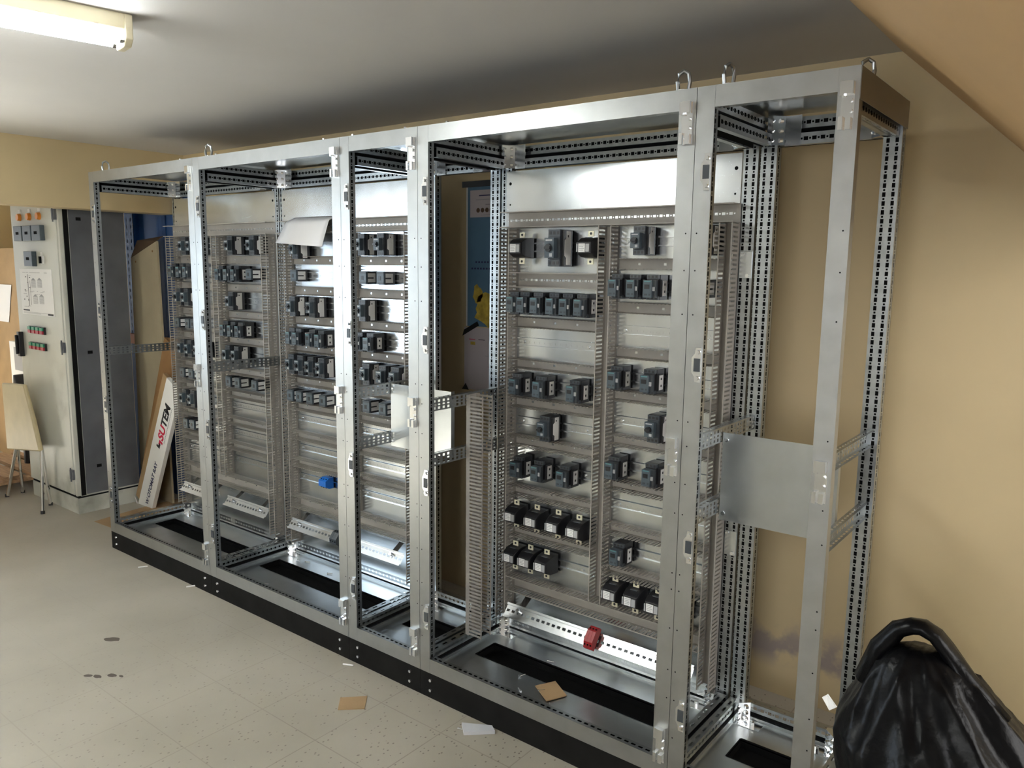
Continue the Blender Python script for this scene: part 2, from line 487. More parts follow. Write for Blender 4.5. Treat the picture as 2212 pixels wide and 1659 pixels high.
# lintel over the wide opening on the left, and the window wall that carries on from it
structure('trim_lintel', MB().box(XL - 0.17, XL, -0.95, YW, 1.943, ZC, 'wall'))
WY0, WY1, WZ0, WZ1 = -2.85, -1.25, 0.85, 2.05
structure('wall_window', MB().box(XL - 0.17, XL, YF, WY0, 0, ZC, 'wallpale').box(XL - 0.17, XL, WY1, -0.95, 0, ZC, 'wallpale')
          .box(XL - 0.17, XL, WY0, WY1, 0, WZ0, 'wallpale').box(XL - 0.17, XL, WY0, WY1, WZ1, ZC, 'wallpale'))
structure('wall_partition', MB().box(XFAR, XL - 0.17, -1.07, -0.95, 0, ZC, 'wallpale'))
wn = tag(MB().box(XL - 0.12, XL - 0.06, WY0, WY1, WZ0, WZ0 + 0.05, 'fixwhite').box(XL - 0.12, XL - 0.06, WY0, WY1, WZ1 - 0.05, WZ1, 'fixwhite')
         .box(XL - 0.12, XL - 0.06, WY0, WY0 + 0.05, WZ0 + 0.05, WZ1 - 0.05, 'fixwhite').box(XL - 0.12, XL - 0.06, WY1 - 0.05, WY1, WZ0 + 0.05, WZ1 - 0.05, 'fixwhite')
         .build('window_1'), kind='structure')
# sloping underside of a stair at the right
SX0, SL = 3.815, 0.945
SXE = 4.52
structure('trim_stair_soffit', MB().prism([(SX0, ZC), (SXE, ZC - SL * (SXE - SX0)), (SXE + 0.1, ZC - SL * (SXE - SX0)), (SXE + 0.1, ZC)], 'y', -1.62, YW, 'soffit'))

# ------------------------------------------------------------------ ceiling lamp
FL = 1.32
def lamp(loc, rz, lab):
    fx = thing('ceiling_lamp', lab, 'lamp', loc, 'twin tube ceiling lamps', (0, 0, rz))
    MB().box(-0.075, 0.03, -FL, 0, -0.045, 0, 'fixwhite').build('housing', fx, bevel=0.004)
    for x, z in ((-0.055, -0.066), (0.012, -0.066)):
        MB().cyl((x, -FL + 0.03, z), (x, -0.03, z), 0.013, 'tube', 14).build('tube', fx)
    for y in (-FL, -0.022):
        e = MB().prism([(-0.078, -0.002), (0.034, -0.002), (0.034, -0.07), (0.012, -0.088), (-0.055, -0.088), (-0.078, -0.07)], 'y', y, y + 0.022, 'fixwhite').build('end_cap', fx, bevel=0.003)
        for x in (-0.055, 0.012):
            yy = (y + 0.022, y + 0.034) if y < -0.5 else (y - 0.012, y)
            MB().cyl((x, yy[0], -0.066), (x, yy[1], -0.066), 0.0145, 'zinc', 12).build('tube_collar', e)
lamp((2.10, -0.80, ZC), R(-10), 'twin tube fluorescent ceiling lamp, lit, at the upper left')
lamp((4.75, -2.75, ZC), R(-10), 'second twin tube ceiling lamp, added out of view behind the camera as fill')  # unseen lamp, added to brighten the right wall and end cabinet

# ------------------------------------------------------------------ the five cabinets
S = [0.0, 1.034, 2.066, 2.478, 3.518, 3.93]
D = 0.502
ZB, ZT = 0.10, 2.10
PW = 0.051                      # width of a front post
CABN = ['leftmost cabinet', 'second cabinet', 'narrow third cabinet', 'wide fourth cabinet', 'right-end cabinet']
CABL = ['open galvanised cabinet frame at the far left end of the row',
        'open galvanised cabinet frame, second from the left, behind the hanging white paper',
        'narrow open galvanised cabinet frame, third from the left, with no back plate',
        'wide open galvanised cabinet frame with the red terminal, second from the right',
        'narrow open galvanised cabinet frame at the right end, beside the black bag']

def post_front(x0, side):
    """side +1: left post (inner side towards +x); -1: right post. x0 outer edge"""
    m = MB()
    a, b = sorted((x0 + side * 0.0008, x0 + side * PW))
    m.box(a, b, 0, 0.003, ZB, ZT, 'front')
    xi = x0 + side * (PW - 0.004)
    m.strip((xi, 0.003, ZB), (0, 0, 1), (0, 1, 0), ZT - ZB, 0.030, 0.025, [(0.014, 0.0042)], 'steel', 0.0062, 0.0026)
    xo = x0 + side * 0.002
    m.poly([(xo, 0.003, ZB), (xo, 0.033, ZB), (xo, 0.033, ZT), (xo, 0.003, ZT)], 'front')
    a, b = sorted((xo, xi))
    m.box(a + 0.006, b - 0.006, 0.007, 0.028, ZB, ZT - 0.005, 'dark')  # black core painted as the shade inside the hollow post
    m.strip((a, 0.033, ZB), (0, 0, 1), (1, 0, 0), ZT - ZB, b - a, 0.025, [((b - a) / 2, 0.004)], 'steel', 0.006, 0)
    return m

def post_rear(x0, side):
    m = MB()
    a, b = sorted((x0 + side * 0.004, x0 + side * 0.054))
    y0 = 0.4635
    m.strip((a, y0, ZB + 0.03), (0, 0, 1), (1, 0, 0), ZT - ZB - 0.10, 0.05, 0.025, [(0.013, 0.0045), (0.037, 0.0045)], 'steel', 0.0065, 0.0028)
    for x in (a, b):
        m.strip((x, y0, ZB + 0.03), (0, 0, 1), (0, 1, 0), ZT - ZB - 0.10, D - y0, 0.025, [(0.019, 0.0045)], 'steel', 0.0065, 0.0028)
    m.box(a, b, D - 0.002, D, ZB, ZT, 'steel')
    m.box(a + 0.004, b - 0.004, y0 + 0.006, D - 0.006, ZB + 0.03, ZT - 0.07, 'dark')  # black liner, painted shade so the post holes look dark
    return m

def add_frame(i):
    x0, x1 = S[i], S[i + 1]
    wd = x1 - x0
    t = thing('switchgear_cabinet', CABL[i], 'cabinet', (x0 + wd / 2, D / 2, 0), 'row of cabinet frames')
    t.matrix_parent_inverse = Matrix.Identity(4)
    off = Vector((-(x0 + wd / 2), -D / 2, 0))
    def put(mb, name, par=None, **kw):
        if par is None:
            mb.v = [(p[0] + off.x, p[1] + off.y, p[2]) for p in mb.v]
            return mb.build(name, t, **kw)
        mb.v = [(p[0] + off.x, p[1] + off.y, p[2]) for p in mb.v]
        return mb.build(name, par, **kw)
    lp = put(post_front(x0, 1), 'front_post')
    rp = put(post_front(x1, -1), 'front_post')
    put(post_rear(x0, 1), 'rear_post')
    put(post_rear(x1, -1), 'rear_post')
    # small screw holes down the posts, latches and hinges
    for par, xs in ((lp, (x0 + 0.012,)), (rp, (x1 - 0.012,))):
        hb = MB()
        for z in (1.72, 1.62, 1.50, 1.20, 1.13, 1.02, 0.93, 0.75, 0.70, 0.58, 0.45, 0.36, 0.24):
            for x in xs:
                hb.cyl((x + 0.004 * (1 if par is lp else -1) * (z > 1), -0.0004, z), (x + 0.004 * (1 if par is lp else -1) * (z > 1), 0.001, z), 0.0022, 'dark', 8)
        put(hb, 'screw_hole', par)
    for z in (1.88, 1.363, 0.84, 0.322):
        lm = MB()
        xc = x0 + 0.034
        prof = [(xc + 0.014, z - 0.048), (xc + 0.014, z + 0.048), (xc - 0.002, z + 0.048), (xc - 0.004, z + 0.032), (xc - 0.013, z + 0.02), (xc - 0.013, z - 0.02), (xc - 0.004, z - 0.032), (xc - 0.002, z - 0.048)]
        lm.prism(prof, 'y', -0.005, -0.0004, 'zinc')
        lm.prism([(xc - 0.006, z - 0.018), (xc + 0.012, z - 0.018), (xc + 0.012, z + 0.018), (xc - 0.006, z + 0.018)], 'y', -0.0065, -0.005, 'devgrey')
        for dz in (-0.036, 0.036):
            lm.cyl((xc + 0.006, -0.012, z + dz), (xc + 0.006, -0.005, z + dz), 0.005, 'zinc', 10, 0.006)
        put(lm, 'latch_plate', lp)
    for z in (2.01, 1.095, 0.205):
        hm = MB()
        xc = x1 - 0.022
        hm.box(xc - 0.018, xc + 0.012, -0.004, -0.0004, z - 0.055, z + 0.055, 'zinc')
        hm.box(xc - 0.02, xc - 0.010, -0.016, -0.004, z + 0.022, z + 0.055, 'zinc')
        hm.box(xc - 0.010, xc + 0.010, -0.018, -0.004, z + 0.026, z + 0.055, 'zinc')
        hm.box(xc - 0.02, xc - 0.010, -0.016, -0.004, z - 0.055, z - 0.025, 'zinc')
        hm.box(xc - 0.004, xc + 0.008, -0.014, -0.004, z - 0.055, z - 0.028, 'zinc')
        for dz in (-0.012, 0.012):
            hm.cyl((xc + 0.004, -0.010, z + dz), (xc + 0.004, -0.004, z + dz), 0.005, 'zinc', 10)
        put(hm, 'hinge', rp)
    # front rails
    fr = MB().box(x0 + PW + 0.0003, x1 - PW - 0.0003, 0.0003, 0.003, ZT - 0.055, ZT, 'front')
    fr.strip((x0 + PW, 0.003, ZT - 0.053), (1, 0, 0), (0, 1, 0), wd - 2 * PW, 0.034, 0.025, [(0.011, 0.0035), (0.025, 0.0035)], 'steel', 0.0075, 0)
    fr.poly([(x0 + PW, 0.003, ZT - 0.044), (x1 - PW, 0.003, ZT - 0.044), (x1 - PW, 0.037, ZT - 0.044), (x0 + PW, 0.037, ZT - 0.044)], 'dark')  # black plane above the lip, painted shade for its slots
    put(fr, 'top_rail')
    br = MB().box(x0 + PW + 0.0003, x1 - PW - 0.0003, 0.0003, 0.003, ZB, ZB + 0.056, 'front')
    br.strip((x0 + PW, 0.003, ZB + 0.054), (1, 0, 0), (0, 1, 0), wd - 2 * PW, 0.030, 0.025, [(0.016, 0.0045)], 'steel', 0.0075, 0)
    br.poly([(x0 + PW, 0.003, ZB + 0.046), (x1 - PW, 0.003, ZB + 0.046), (x1 - PW, 0.033, ZB + 0.046), (x0 + PW, 0.033, ZB + 0.046)], 'dark')  # black plane under the lip, painted shade for its slots
    br.poly([(x0 + PW, 0.033, ZB + 0.054), (x1 - PW, 0.033, ZB + 0.054), (x1 - PW, 0.033, ZB + 0.01), (x0 + PW, 0.033, ZB + 0.01)], 'steel')
    put(br, 'bottom_rail')
    # rear and side rails: two perforated bands with a dark groove between
    def rail(o, U, n, L, z0, flip):
        m = MB()
        o = Vector(o); U = Vector(U); n = Vector(n)      # n = outward direction towards the inside of the cabinet
        za, zb = (z0, z0 + 0.034), (z0 + 0.05, z0 + 0.084)
        lo_out, hi_out = (0.018, 0.0) if not flip else (0.0, 0.018)
        m.strip(o + n * lo_out + Vector((0, 0, za[0])), U, (0, 0, 1), L, 0.034, 0.025, [(0.017, 0.0055)], 'steel', 0.0065, 0.0028)
        m.strip(o + n * hi_out + Vector((0, 0, zb[0])), U, (0, 0, 1), L, 0.034, 0.025, [(0.017, 0.0055)], 'steel', 0.0065, 0.0028)
        a, b = o + n * lo_out + Vector((0, 0, za[1])), o + n * hi_out + Vector((0, 0, zb[0]))
        back = -n * 0.012
        hi = o - n * 0.014
        m.poly([hi + Vector((0, 0, za[0])), hi + U * L + Vector((0, 0, za[0])), hi + U * L + Vector((0, 0, zb[1])), hi + Vector((0, 0, zb[1]))], 'dark')  # black liner behind both bands, shade painted in to darken the holes
        m.poly([a, a + U * L, a + U * L + back, a + back], 'steel')
        m.poly([a + back, a + U * L + back, b + U * L + back, b + back], 'dark')
        m.poly([b + back, b + U * L + back, b + U * L, b], 'steel')
        for zz, oo in ((za[0], lo_out), (zb[1], hi_out)):
            p = o + n * oo + Vector((0, 0, zz))
            m.poly([p, p + U * L, p + U * L - n * 0.02, p - n * 0.02], 'steel')
        return m
    put(rail((x0 + 0.056, 0.468, 0), (1, 0, 0), (0, -1, 0), wd - 0.112, 2.0, False), 'rear_rail')
    put(rail((x0 + 0.030, 0.045, 0), (0, 1, 0), (1, 0, 0), 0.40, 2.0, False), 'side_rail')
    put(rail((x1 - 0.030, 0.045, 0), (0, 1, 0), (-1, 0, 0), 0.40, 2.0, False), 'side_rail')
    def low(o, U, n, L):
        m = MB()
        o = Vector(o); U = Vector(U); n = Vector(n)
        m.strip(o + Vector((0, 0, 0.137)), U, (0, 0, 1), L, 0.030, 0.025, [(0.015, 0.005)], 'steel', 0.006, 0.0025)
        m.strip(o + Vector((0, 0, 0.167)), U, -n, L, 0.028, 0.05, [(0.012, 0.004)], 'steel', 0.012, 0)
        m.poly([o + Vector((0, 0, 0.137)) - n * 0.006, o + U * L + Vector((0, 0, 0.137)) - n * 0.006, o + U * L + Vector((0, 0, 0.120)) - n * 0.006, o + Vector((0, 0, 0.120)) - n * 0.006], 'dark')
        m.obox(o + n * 0.002 + Vector((0, 0, 0.106)), U * L, (0, 0, 0.014), -n * 0.02, 'steel')
        return m
    put(low((x0 + 0.056, 0.46, 0), (1, 0, 0), (0, -1, 0), wd - 0.112), 'rear_rail')
    put(low((x0 + 0.034, 0.04, 0), (0, 1, 0), (1, 0, 0), 0.415), 'side_rail')
    put(low((x1 - 0.034, 0.04, 0), (0, 1, 0), (-1, 0, 0), 0.415), 'side_rail')
    # corner brackets
    for sx, xc in ((1, x0 + 0.03), (-1, x1 - 0.03)):
        for zt, zc in ((1, 2.0), (0, 0.106)):
            m = MB()
            h = 0.086 if zt else 0.07
            a, b = xc, xc + sx * 0.052
            m.prism([(a, 0.47), (b, 0.462), (xc + sx * 0.052, 0.447), (xc + sx * 0.022, 0.418), (xc + sx * 0.008, 0.418)][::1 if sx > 0 else -1], 'z', zc, zc + h, 'zinc')
            for k in range(3):
                zz = zc + 0.014 + k * (h - 0.028) / 2
                m.cyl((xc + sx * 0.040, 0.431, zz), (xc + sx * 0.047, 0.438, zz), 0.006, 'chrome', 8)
                m.cyl((xc + sx * 0.024, 0.410, zz), (xc + sx * 0.024, 0.42, zz), 0.0055, 'chrome', 8)
            if zt:
                m.box(min(xc + sx * 0.052, xc + sx * 0.10), max(xc + sx * 0.052, xc + sx * 0.10), 0.446, 0.4485, zc - 0.002, zc + h, 'zinc')
            else:
                m.box(min(xc, xc + sx * 0.10), max(xc, xc + sx * 0.10), 0.40, 0.455, zc + 0.0022, zc + 0.004, 'zinc')
                m.cyl((xc + sx * 0.07, 0.42, zc), (xc + sx * 0.07, 0.42, zc + 0.02), 0.008, 'chrome', 8)
            put(m, 'corner_bracket')
    # roof, base with cable slot, plinth
    put(MB().box(x0 + 0.002, x1 - 0.002, 0.002, D, ZT - 0.002, ZT + 0.001, 'sheet'), 'roof_panel')
    if i == 4:
        put(MB().strip((x1 - 0.012, 0.045, 2.0), (0, 1, 0), (0, 0, 1), 0.41, 0.034, 0.025, [(0.017, 0.0055)], 'steel', 0.0065, 0.0028).strip((x1 - 0.03, 0.045, 2.0), (0, 1, 0), (1, 0, 0), 0.41, 0.018, 0.025, [(0.009, 0.003)], 'steel', 0.006, 0), 'side_rail')
        put(MB().box(x1 - 0.0015, x1, 0.003, D, ZT - 0.075, ZT, 'front'), 'side_edge')
    a0, a1, b0, b1 = x0 + 0.10, x1 - 0.10, 0.215, 0.325
    zb0, zb1 = 0.104, 0.108
    bp = MB()
    bp.box(x0 + 0.003, x1 - 0.003, 0.004, b0, zb0, zb1, 'sheet').box(x0 + 0.003, x1 - 0.003, b1, 0.475, zb0, zb1, 'sheet')
    bp.box(x0 + 0.003, a0, b0, b1, zb0, zb1, 'sheet').box(a1, x1 - 0.003, b0, b1, zb0, zb1, 'sheet')
    bpo = put(bp, 'base_plate')
    put(MB().box(a0, a1, b0, b1, 0.070, 0.080, 'slot_black').box(a0 - 0.004, a0, b0 - 0.004, b1 + 0.004, 0.078, zb1 + 0.002, 'slot_black').box(a1, a1 + 0.004, b0 - 0.004, b1 + 0.004, 0.078, zb1 + 0.002, 'slot_black')
        .box(a0, a1, b0 - 0.004, b0, 0.078, zb1 + 0.002, 'slot_black').box(a0, a1, b1, b1 + 0.006, 0.078, zb1 + 0.003, 'slot_black'), 'cable_slot', bpo)  # black fill painted as the slot's unlit depth, with a rubber rim
    pl = MB().box(x0 + 0.0008, x1 - 0.0008, 0.001, 0.012, 0, ZB, 'black').box(x0 + 0.0008, x1 - 0.0008, D - 0.012, D, 0, ZB, 'black')
    pl.box(x0 + 0.0008, x0 + 0.012, 0.012, D - 0.012, 0, ZB, 'black').box(x1 - 0.012, x1 - 0.0008, 0.012, D - 0.012, 0, ZB, 'black')
    plo = put(pl, 'plinth')
    for x in (x0 + 0.055, x1 - 0.055):
        for z in (0.032, 0.072):
            put(MB().cyl((x, -0.004, z), (x, 0.002, z), 0.006, 'zinc', 10, 0.0075), 'bolt', plo)
    return t, put

FR = [add_frame(i) for i in range(5)]

# mounting plates
for i, (a, b) in {0: (0.03, 0.03), 1: (0.03, 0.03), 3: (0.032, 0.055)}.items():
    t, put = FR[i]
    x0, x1 = S[i] + a, S[i + 1] - b
    m = MB().box(x0, x1, 0.460, 0.4632, 0.128, 1.992, 'plate')
    for x in (x0 + 0.018, x1 - 0.018):
        for z, h in ((1.945, 0.011), (1.865, 0.006)):
            m.cyl((x, 0.4594, z), (x, 0.461, z), h * 0.55, 'dark', 10)
    put(m, 'mounting_plate')

# perforated cross rails on the cabinet sides
def cross_rail(x, z, side, h=0.046):
    m = MB()
    y0, y1 = 0.034, 0.462
    m.strip((x, y0, z - h / 2), (0, 1, 0), (0, 0, 1), y1 - y0, h, 0.025, [(0.010, 0.0045), (0.023, 0.003), (0.036, 0.0045)], 'steel', 0.0055, 0)
    m.strip((x - side * 0.022, y0, z + h / 2), (0, 1, 0), (side, 0, 0), y1 - y0, 0.022, 0.025, [(0.011, 0.003)], 'steel', 0.008, 0)
    m.strip((x - side * 0.022, y0, z - h / 2), (0, 1, 0), (side, 0, 0), y1 - y0, 0.022, 0.025, [(0.011, 0.003)], 'steel', 0.008, 0)
    for yy in (y0 + 0.012, y1 - 0.012):
        m.cyl((x, yy, z), (x + side * 0.006, yy, z), 0.006, 'zinc', 8)
    return m
for i, lst in {0: [(1, 1.135)], 1: [(1, 1.135)], 2: [(1, 1.122), (1, 0.915)], 3: [(1, 1.122), (1, 0.915)], 4: [(1, 1.135), (1, 0.915), (-1, 1.135), (-1, 0.915)]}.items():
    t, put = FR[i]
    for side, z in lst:
        x = S[i] + (0.018 if i == 0 else 0.034) if side > 0 else S[i + 1] - 0.034
        put(cross_rail(x, z, side), 'cross_rail')
# lifting eyes and roof screws
def eye(x, y, ang):
    m = MB()
    pts = []
    for k in range(13):
        a = -0.25 * PI + 1.5 * PI * k / 12
        pts.append((0.016 * math.cos(a), 0.036 + 0.020 * math.sin(a)))
    loop = [(-0.013, 0.0)] + [(-p[0], p[1]) for p in pts if True][::1] + [(0.013, 0.0)]
    ca, sa = math.cos(ang), math.sin(ang)
    m.tube([(x + ca * q[0], y + sa * q[0], 2.101 + q[1]) for q in [(-0.013, 0.0), (-0.017, 0.03), (-0.013, 0.05), (0, 0.058), (0.013, 0.05), (0.017, 0.03), (0.013, 0.0)]], 0.0055, 'steel', 8)
    m.cyl((x, y, 2.101), (x, y, 2.109), 0.016, 'zinc', 12)
    return m
for i, x, y, a in ((0, 0.075, 0.06, 1.2), (1, 1.10, 0.045, 0.4), (3, 3.455, 0.045, 0.3), (4, 3.585, 0.045, 1.1), (4, 3.89, 0.20, 0.6)):
    FR[i][1](eye(x, y, a), 'lifting_eye')
for i, xs in ((0, (0.9,)), (1, (1.2, 1.95)), (2, (2.12, 2.40)), (3, (2.6,))):
    for x in xs:
        FR[i][1](MB().cyl((x, 0.02, 2.10), (x, 0.02, 2.109), 0.006, 'zinc', 8), 'roof_screw')
# splice plate on the rear posts between the fourth and the end cabinet
for z in (1.64, 0.71):
    FR[3][1](MB().box(3.472, 3.512, 0.4595, 0.463, z - 0.042, z + 0.042, 'plate').cyl((3.48, 0.456, z + 0.034), (3.48, 0.46, z + 0.034), 0.006, 'zinc', 8).cyl((3.5, 0.456, z - 0.034), (3.5, 0.46, z - 0.034), 0.006, 'zinc', 8), 'splice_plate')

# cover plates across the two narrow cabinets
for x0, x1, z0, z1, y, lab in ((2.103, 2.44, 0.88, 1.143, 0.215, 'small bare steel plate fixed between the cross rails of the narrow third cabinet'),
                               (3.556, 3.892, 0.872, 1.142, 0.20, 'bare steel plate fixed between the cross rails of the right-end cabinet')):
    t = thing('cover_plate', lab, 'plate', ((x0 + x1) / 2, y, z0), 'steel plates in the narrow cabinets')
    hw = (x1 - x0) / 2
    MB().box(-hw, hw, 0, 0.002, 0, z1 - z0, 'sheet').box(-hw, -hw + 0.002, 0.002, 0.02, 0.0, z1 - z0, 'sheet').box(hw - 0.002, hw, 0.002, 0.02, 0, z1 - z0, 'sheet').build('panel', t)
    for x in (-hw + 0.012, hw - 0.012):
        for z in (0.022, z1 - z0 - 0.022):
            MB().cyl((x, -0.004, z), (x, 0, z), 0.006, 'zinc', 10).build('screw', t)

# ------------------------------------------------------------------ cable ducts
DY0, DY1 = 0.400, 0.4598
def duct_mb(L, h, big):
    """open slotted duct: runs along +x from 0..L, height h centred on z=0, back at y=0, open towards -y"""
    m = MB()
    dep = DY1 - DY0
    pitch = 0.025 if big else 0.10
    m.strip((0, -0.0005, -h / 2), (1, 0, 0), (0, 0, 1), L, h, pitch, [(h / 2, 0.0042)], 'duct', 0.006 if big else 0.005, 0.0026 if big else 0, start=0.0 if big else 0.03)
    fp, fwid = 0.0145, 0.0078
    n = max(1, int(L / fp))
    for sz in (-1, 1):
        za, zb = sorted((sz * h / 2, sz * (h / 2 - 0.0016)))
        m.box(0, L, -0.014, 0, za, zb, 'duct')
        for k in range(n):
            x = (k + 0.5) * L / n
            m.box(x - fwid / 2, x + fwid / 2, -dep, -0.014, za, zb, 'duct')
        m.box(0, L, -dep - 0.0012, -dep + 0.0012, *sorted((sz * h / 2, sz * (h / 2 - 0.004))), 'duct') if big else None
    return m
def hduct(x0, x1, z, h, lab, big=False, grp=None):
    o = duct_mb(x1 - x0, h, big).build('cable_duct')
    o.location = (x0, DY1, z)
    return tag(o, lab, 'cable duct', grp)
def vduct(x0, x1, z0, z1, lab, grp=None):
    o = duct_mb(z1 - z0, x1 - x0, True).build('cable_duct')
    o.rotation_euler = (0, R(-90), 0)
    o.location = ((x0 + x1) / 2, DY1, z0)
    return tag(o, lab, 'cable duct', grp)

ROWZ = [1.645, 1.497, 1.352, 1.212, 1.045, 0.915, 0.762, 0.620]
G1, G2 = 'upright cable ducts', 'level cable ducts'
PA, PB, PD = CABN[0], CABN[1], CABN[3]
hduct(0.005, 1.004, 1.8055, 0.062, f'wide grey cable duct across the top of the {PA}', True, G2)
hduct(1.08, 2.05, 1.8055, 0.062, f'wide grey cable duct across the top of the {PB}', True, G2)
hduct(2.522, 3.468, 1.8035, 0.060, f'wide grey cable duct across the top of the {PD}', True, G2)
for (a, b, z0, lab) in ((0.025, 0.075, 0.18, f'upright grey cable duct at the left edge of the {PA}'),
                        (0.497, 0.550, 0.445, f'upright grey cable duct in the middle of the {PA}'),
                        (0.955, 1.004, 0.18, f'upright grey cable duct at the right edge of the {PA}'),
                        (1.095, 1.147, 0.18, f'upright grey cable duct at the left edge of the {PB}'),
                        (1.585, 1.637, 0.445, f'upright grey cable duct in the middle of the {PB}'),
                        (1.995, 2.045, 0.18, f'upright grey cable duct at the right edge of the {PB}'),
                        (2.522, 2.572, 0.18, f'upright grey cable duct at the left edge of the {PD}'),
                        (2.972, 3.026, 0.378, f'upright grey cable duct in the middle of the {PD}'),
                        (3.422, 3.468, 0.18, f'upright grey cable duct at the right edge of the {PD}')):
    vduct(a, b, z0, 1.772, lab, G1)
for cab, col, x0, x1 in ((PA, 'left', 0.077, 0.495), (PA, 'right', 0.552, 0.953), (PB, 'left', 1.149, 1.583), (PB, 'right', 1.639, 1.993)):
    for k, z in enumerate(ROWZ):
        hduct(x0, x1, z, 0.040, f'narrow grey cable duct, {ORD[k]} down the {col} column of the {cab}', False, G2)
hduct(0.077, 0.953, 0.41, 0.062, f'long grey cable duct lowest in the {PA}', False, G2)
hduct(1.149, 1.993, 0.41, 0.062, f'long grey cable duct lowest in the {PB}', False, G2)
for k, (z, h) in enumerate(((1.576, 0.058), (1.413, 0.040), (1.250, 0.036), (1.098, 0.040), (0.941, 0.040), (0.737, 0.040), (0.567, 0.040))):
    hduct(2.574, 2.970, z, h, f'narrow grey cable duct, {ORD[k]} down the left column of the {PD}', k == 0, G2)
for k, z in enumerate((1.640, 1.487, 1.328, 1.173, 1.009, 0.842, 0.674, 0.516)):
    hduct(3.028, 3.420, z, 0.038, f'narrow grey cable duct, {ORD[k]} down the right column of the {PD}', False, G2)
hduct(2.574, 3.420, 0.345, 0.062, f'long grey cable duct lowest in the {PD}', True, G2)
# duct standing on the left cross rails of the wide cabinet, open to the right
vd = duct_mb(0.97, 0.06, True).build('cable_duct')
for v in vd.data.vertices:
    x, y, z = v.co
    y *= 0.080 / (DY1 - DY0)
    v.co = (-y, z, x)
vd.location = (2.5145, 0.25, 0.17)
tag(vd, 'upright grey slotted duct standing clear of the back plate, left in the wide fourth cabinet', 'cable duct', G1)

# ------------------------------------------------------------------ DIN rails
RY = 0.4525
def din_mb(L):
    m = MB()
    m.strip((0, 0.0068, -0.0125), (1, 0, 0), (0, 0, 1), L, 0.025, 0.025, [(0.0125, 0.0031)], 'plate', 0.0075, 0)
    for sz in (-1, 1):
        a = [(0, 0.0068, sz * 0.0125), (L, 0.0068, sz * 0.0125), (L, 0.0005, sz * 0.0125), (0, 0.0005, sz * 0.0125)]
        m.poly(a, 'plate')
        m.box(0, L, 0, 0.001, *sorted((sz * 0.0125, sz * 0.0175)), 'plate')
    return m
def din(x0, x1, z, lab, screws=True):
    t = thing('mounting_rail', lab, 'rail', (x0, RY, z), 'slotted mounting rails')
    din_mb(x1 - x0).build('rail', t)
    for x in ((0.03, x1 - x0 - 0.06) if screws else ()):
        MB().cyl((x, 0.002, 0), (x, 0.0066, 0), 0.0055, 'zinc', 10).build('screw', t)
    return t
RZ = [1.72, 1.572, 1.426, 1.275, 1.13, 0.985, 0.845, 0.69, 0.535]
for cab, col, x0, x1 in ((PA, 'left', 0.079, 0.493), (PA, 'right', 0.554, 0.951), (PB, 'left', 1.151, 1.581), (PB, 'right', 1.641, 1.991)):
    for k, z in enumerate(RZ):
        din(x0, x1, z, f'steel mounting rail, {ORD[k]} down the {col} column of the {cab}')
for k, z in enumerate((1.70, 1.487, 1.333, 1.172, 1.016, 0.843, 0.638, 0.466)):
    din(2.576, 2.968, z, f'steel mounting rail, {ORD[k]} down the left column of the {PD}')
for k, z in enumerate((1.718, 1.562, 1.405, 1.238, 1.075, 0.912, 0.760, 0.590, 0.4375)):
    din(3.030, 3.418, z, f'steel mounting rail, {ORD[k]} down the right column of the {PD}')
# tilted rails on angled brackets at the bottom
def tilted(x0, x1, z, lab):
    L = x1 - x0
    t = thing('tilted_mounting_rail', lab, 'rail', (x0, 0.385, z), 'tilted rails at the bottom')
    r = din_mb(L).build('rail', t)
    r.rotation_euler = (R(-38), 0, 0)
    r.scale = (1, 1, 1.7)
    for x in (0.05, L - 0.09):
        b = MB().prism([(0.004, -0.022), (0.020, 0.010), (0.0748, 0.045), (0.0748, 0.042), (0.022, 0.007), (0.007, -0.024)], 'x', x, x + 0.03, 'zinc')
        b.cyl((x + 0.015, -0.002, 0.012), (x + 0.015, 0.012, 0.002), 0.008, 'zinc', 10)
        b.build('bracket', t)
    return t
tilted(0.56, 0.95, 0.305, f'tilted steel rail near the floor of the {PA}')
tilted(0.10, 0.48, 0.305, f'tilted steel rail near the floor at the left of the {PA}')
tilted(1.15, 1.98, 0.300, f'tilted steel rail near the floor of the {PB}')
tilted(2.585, 3.41, 0.240, f'tilted steel rail carrying the red terminal in the {PD}')

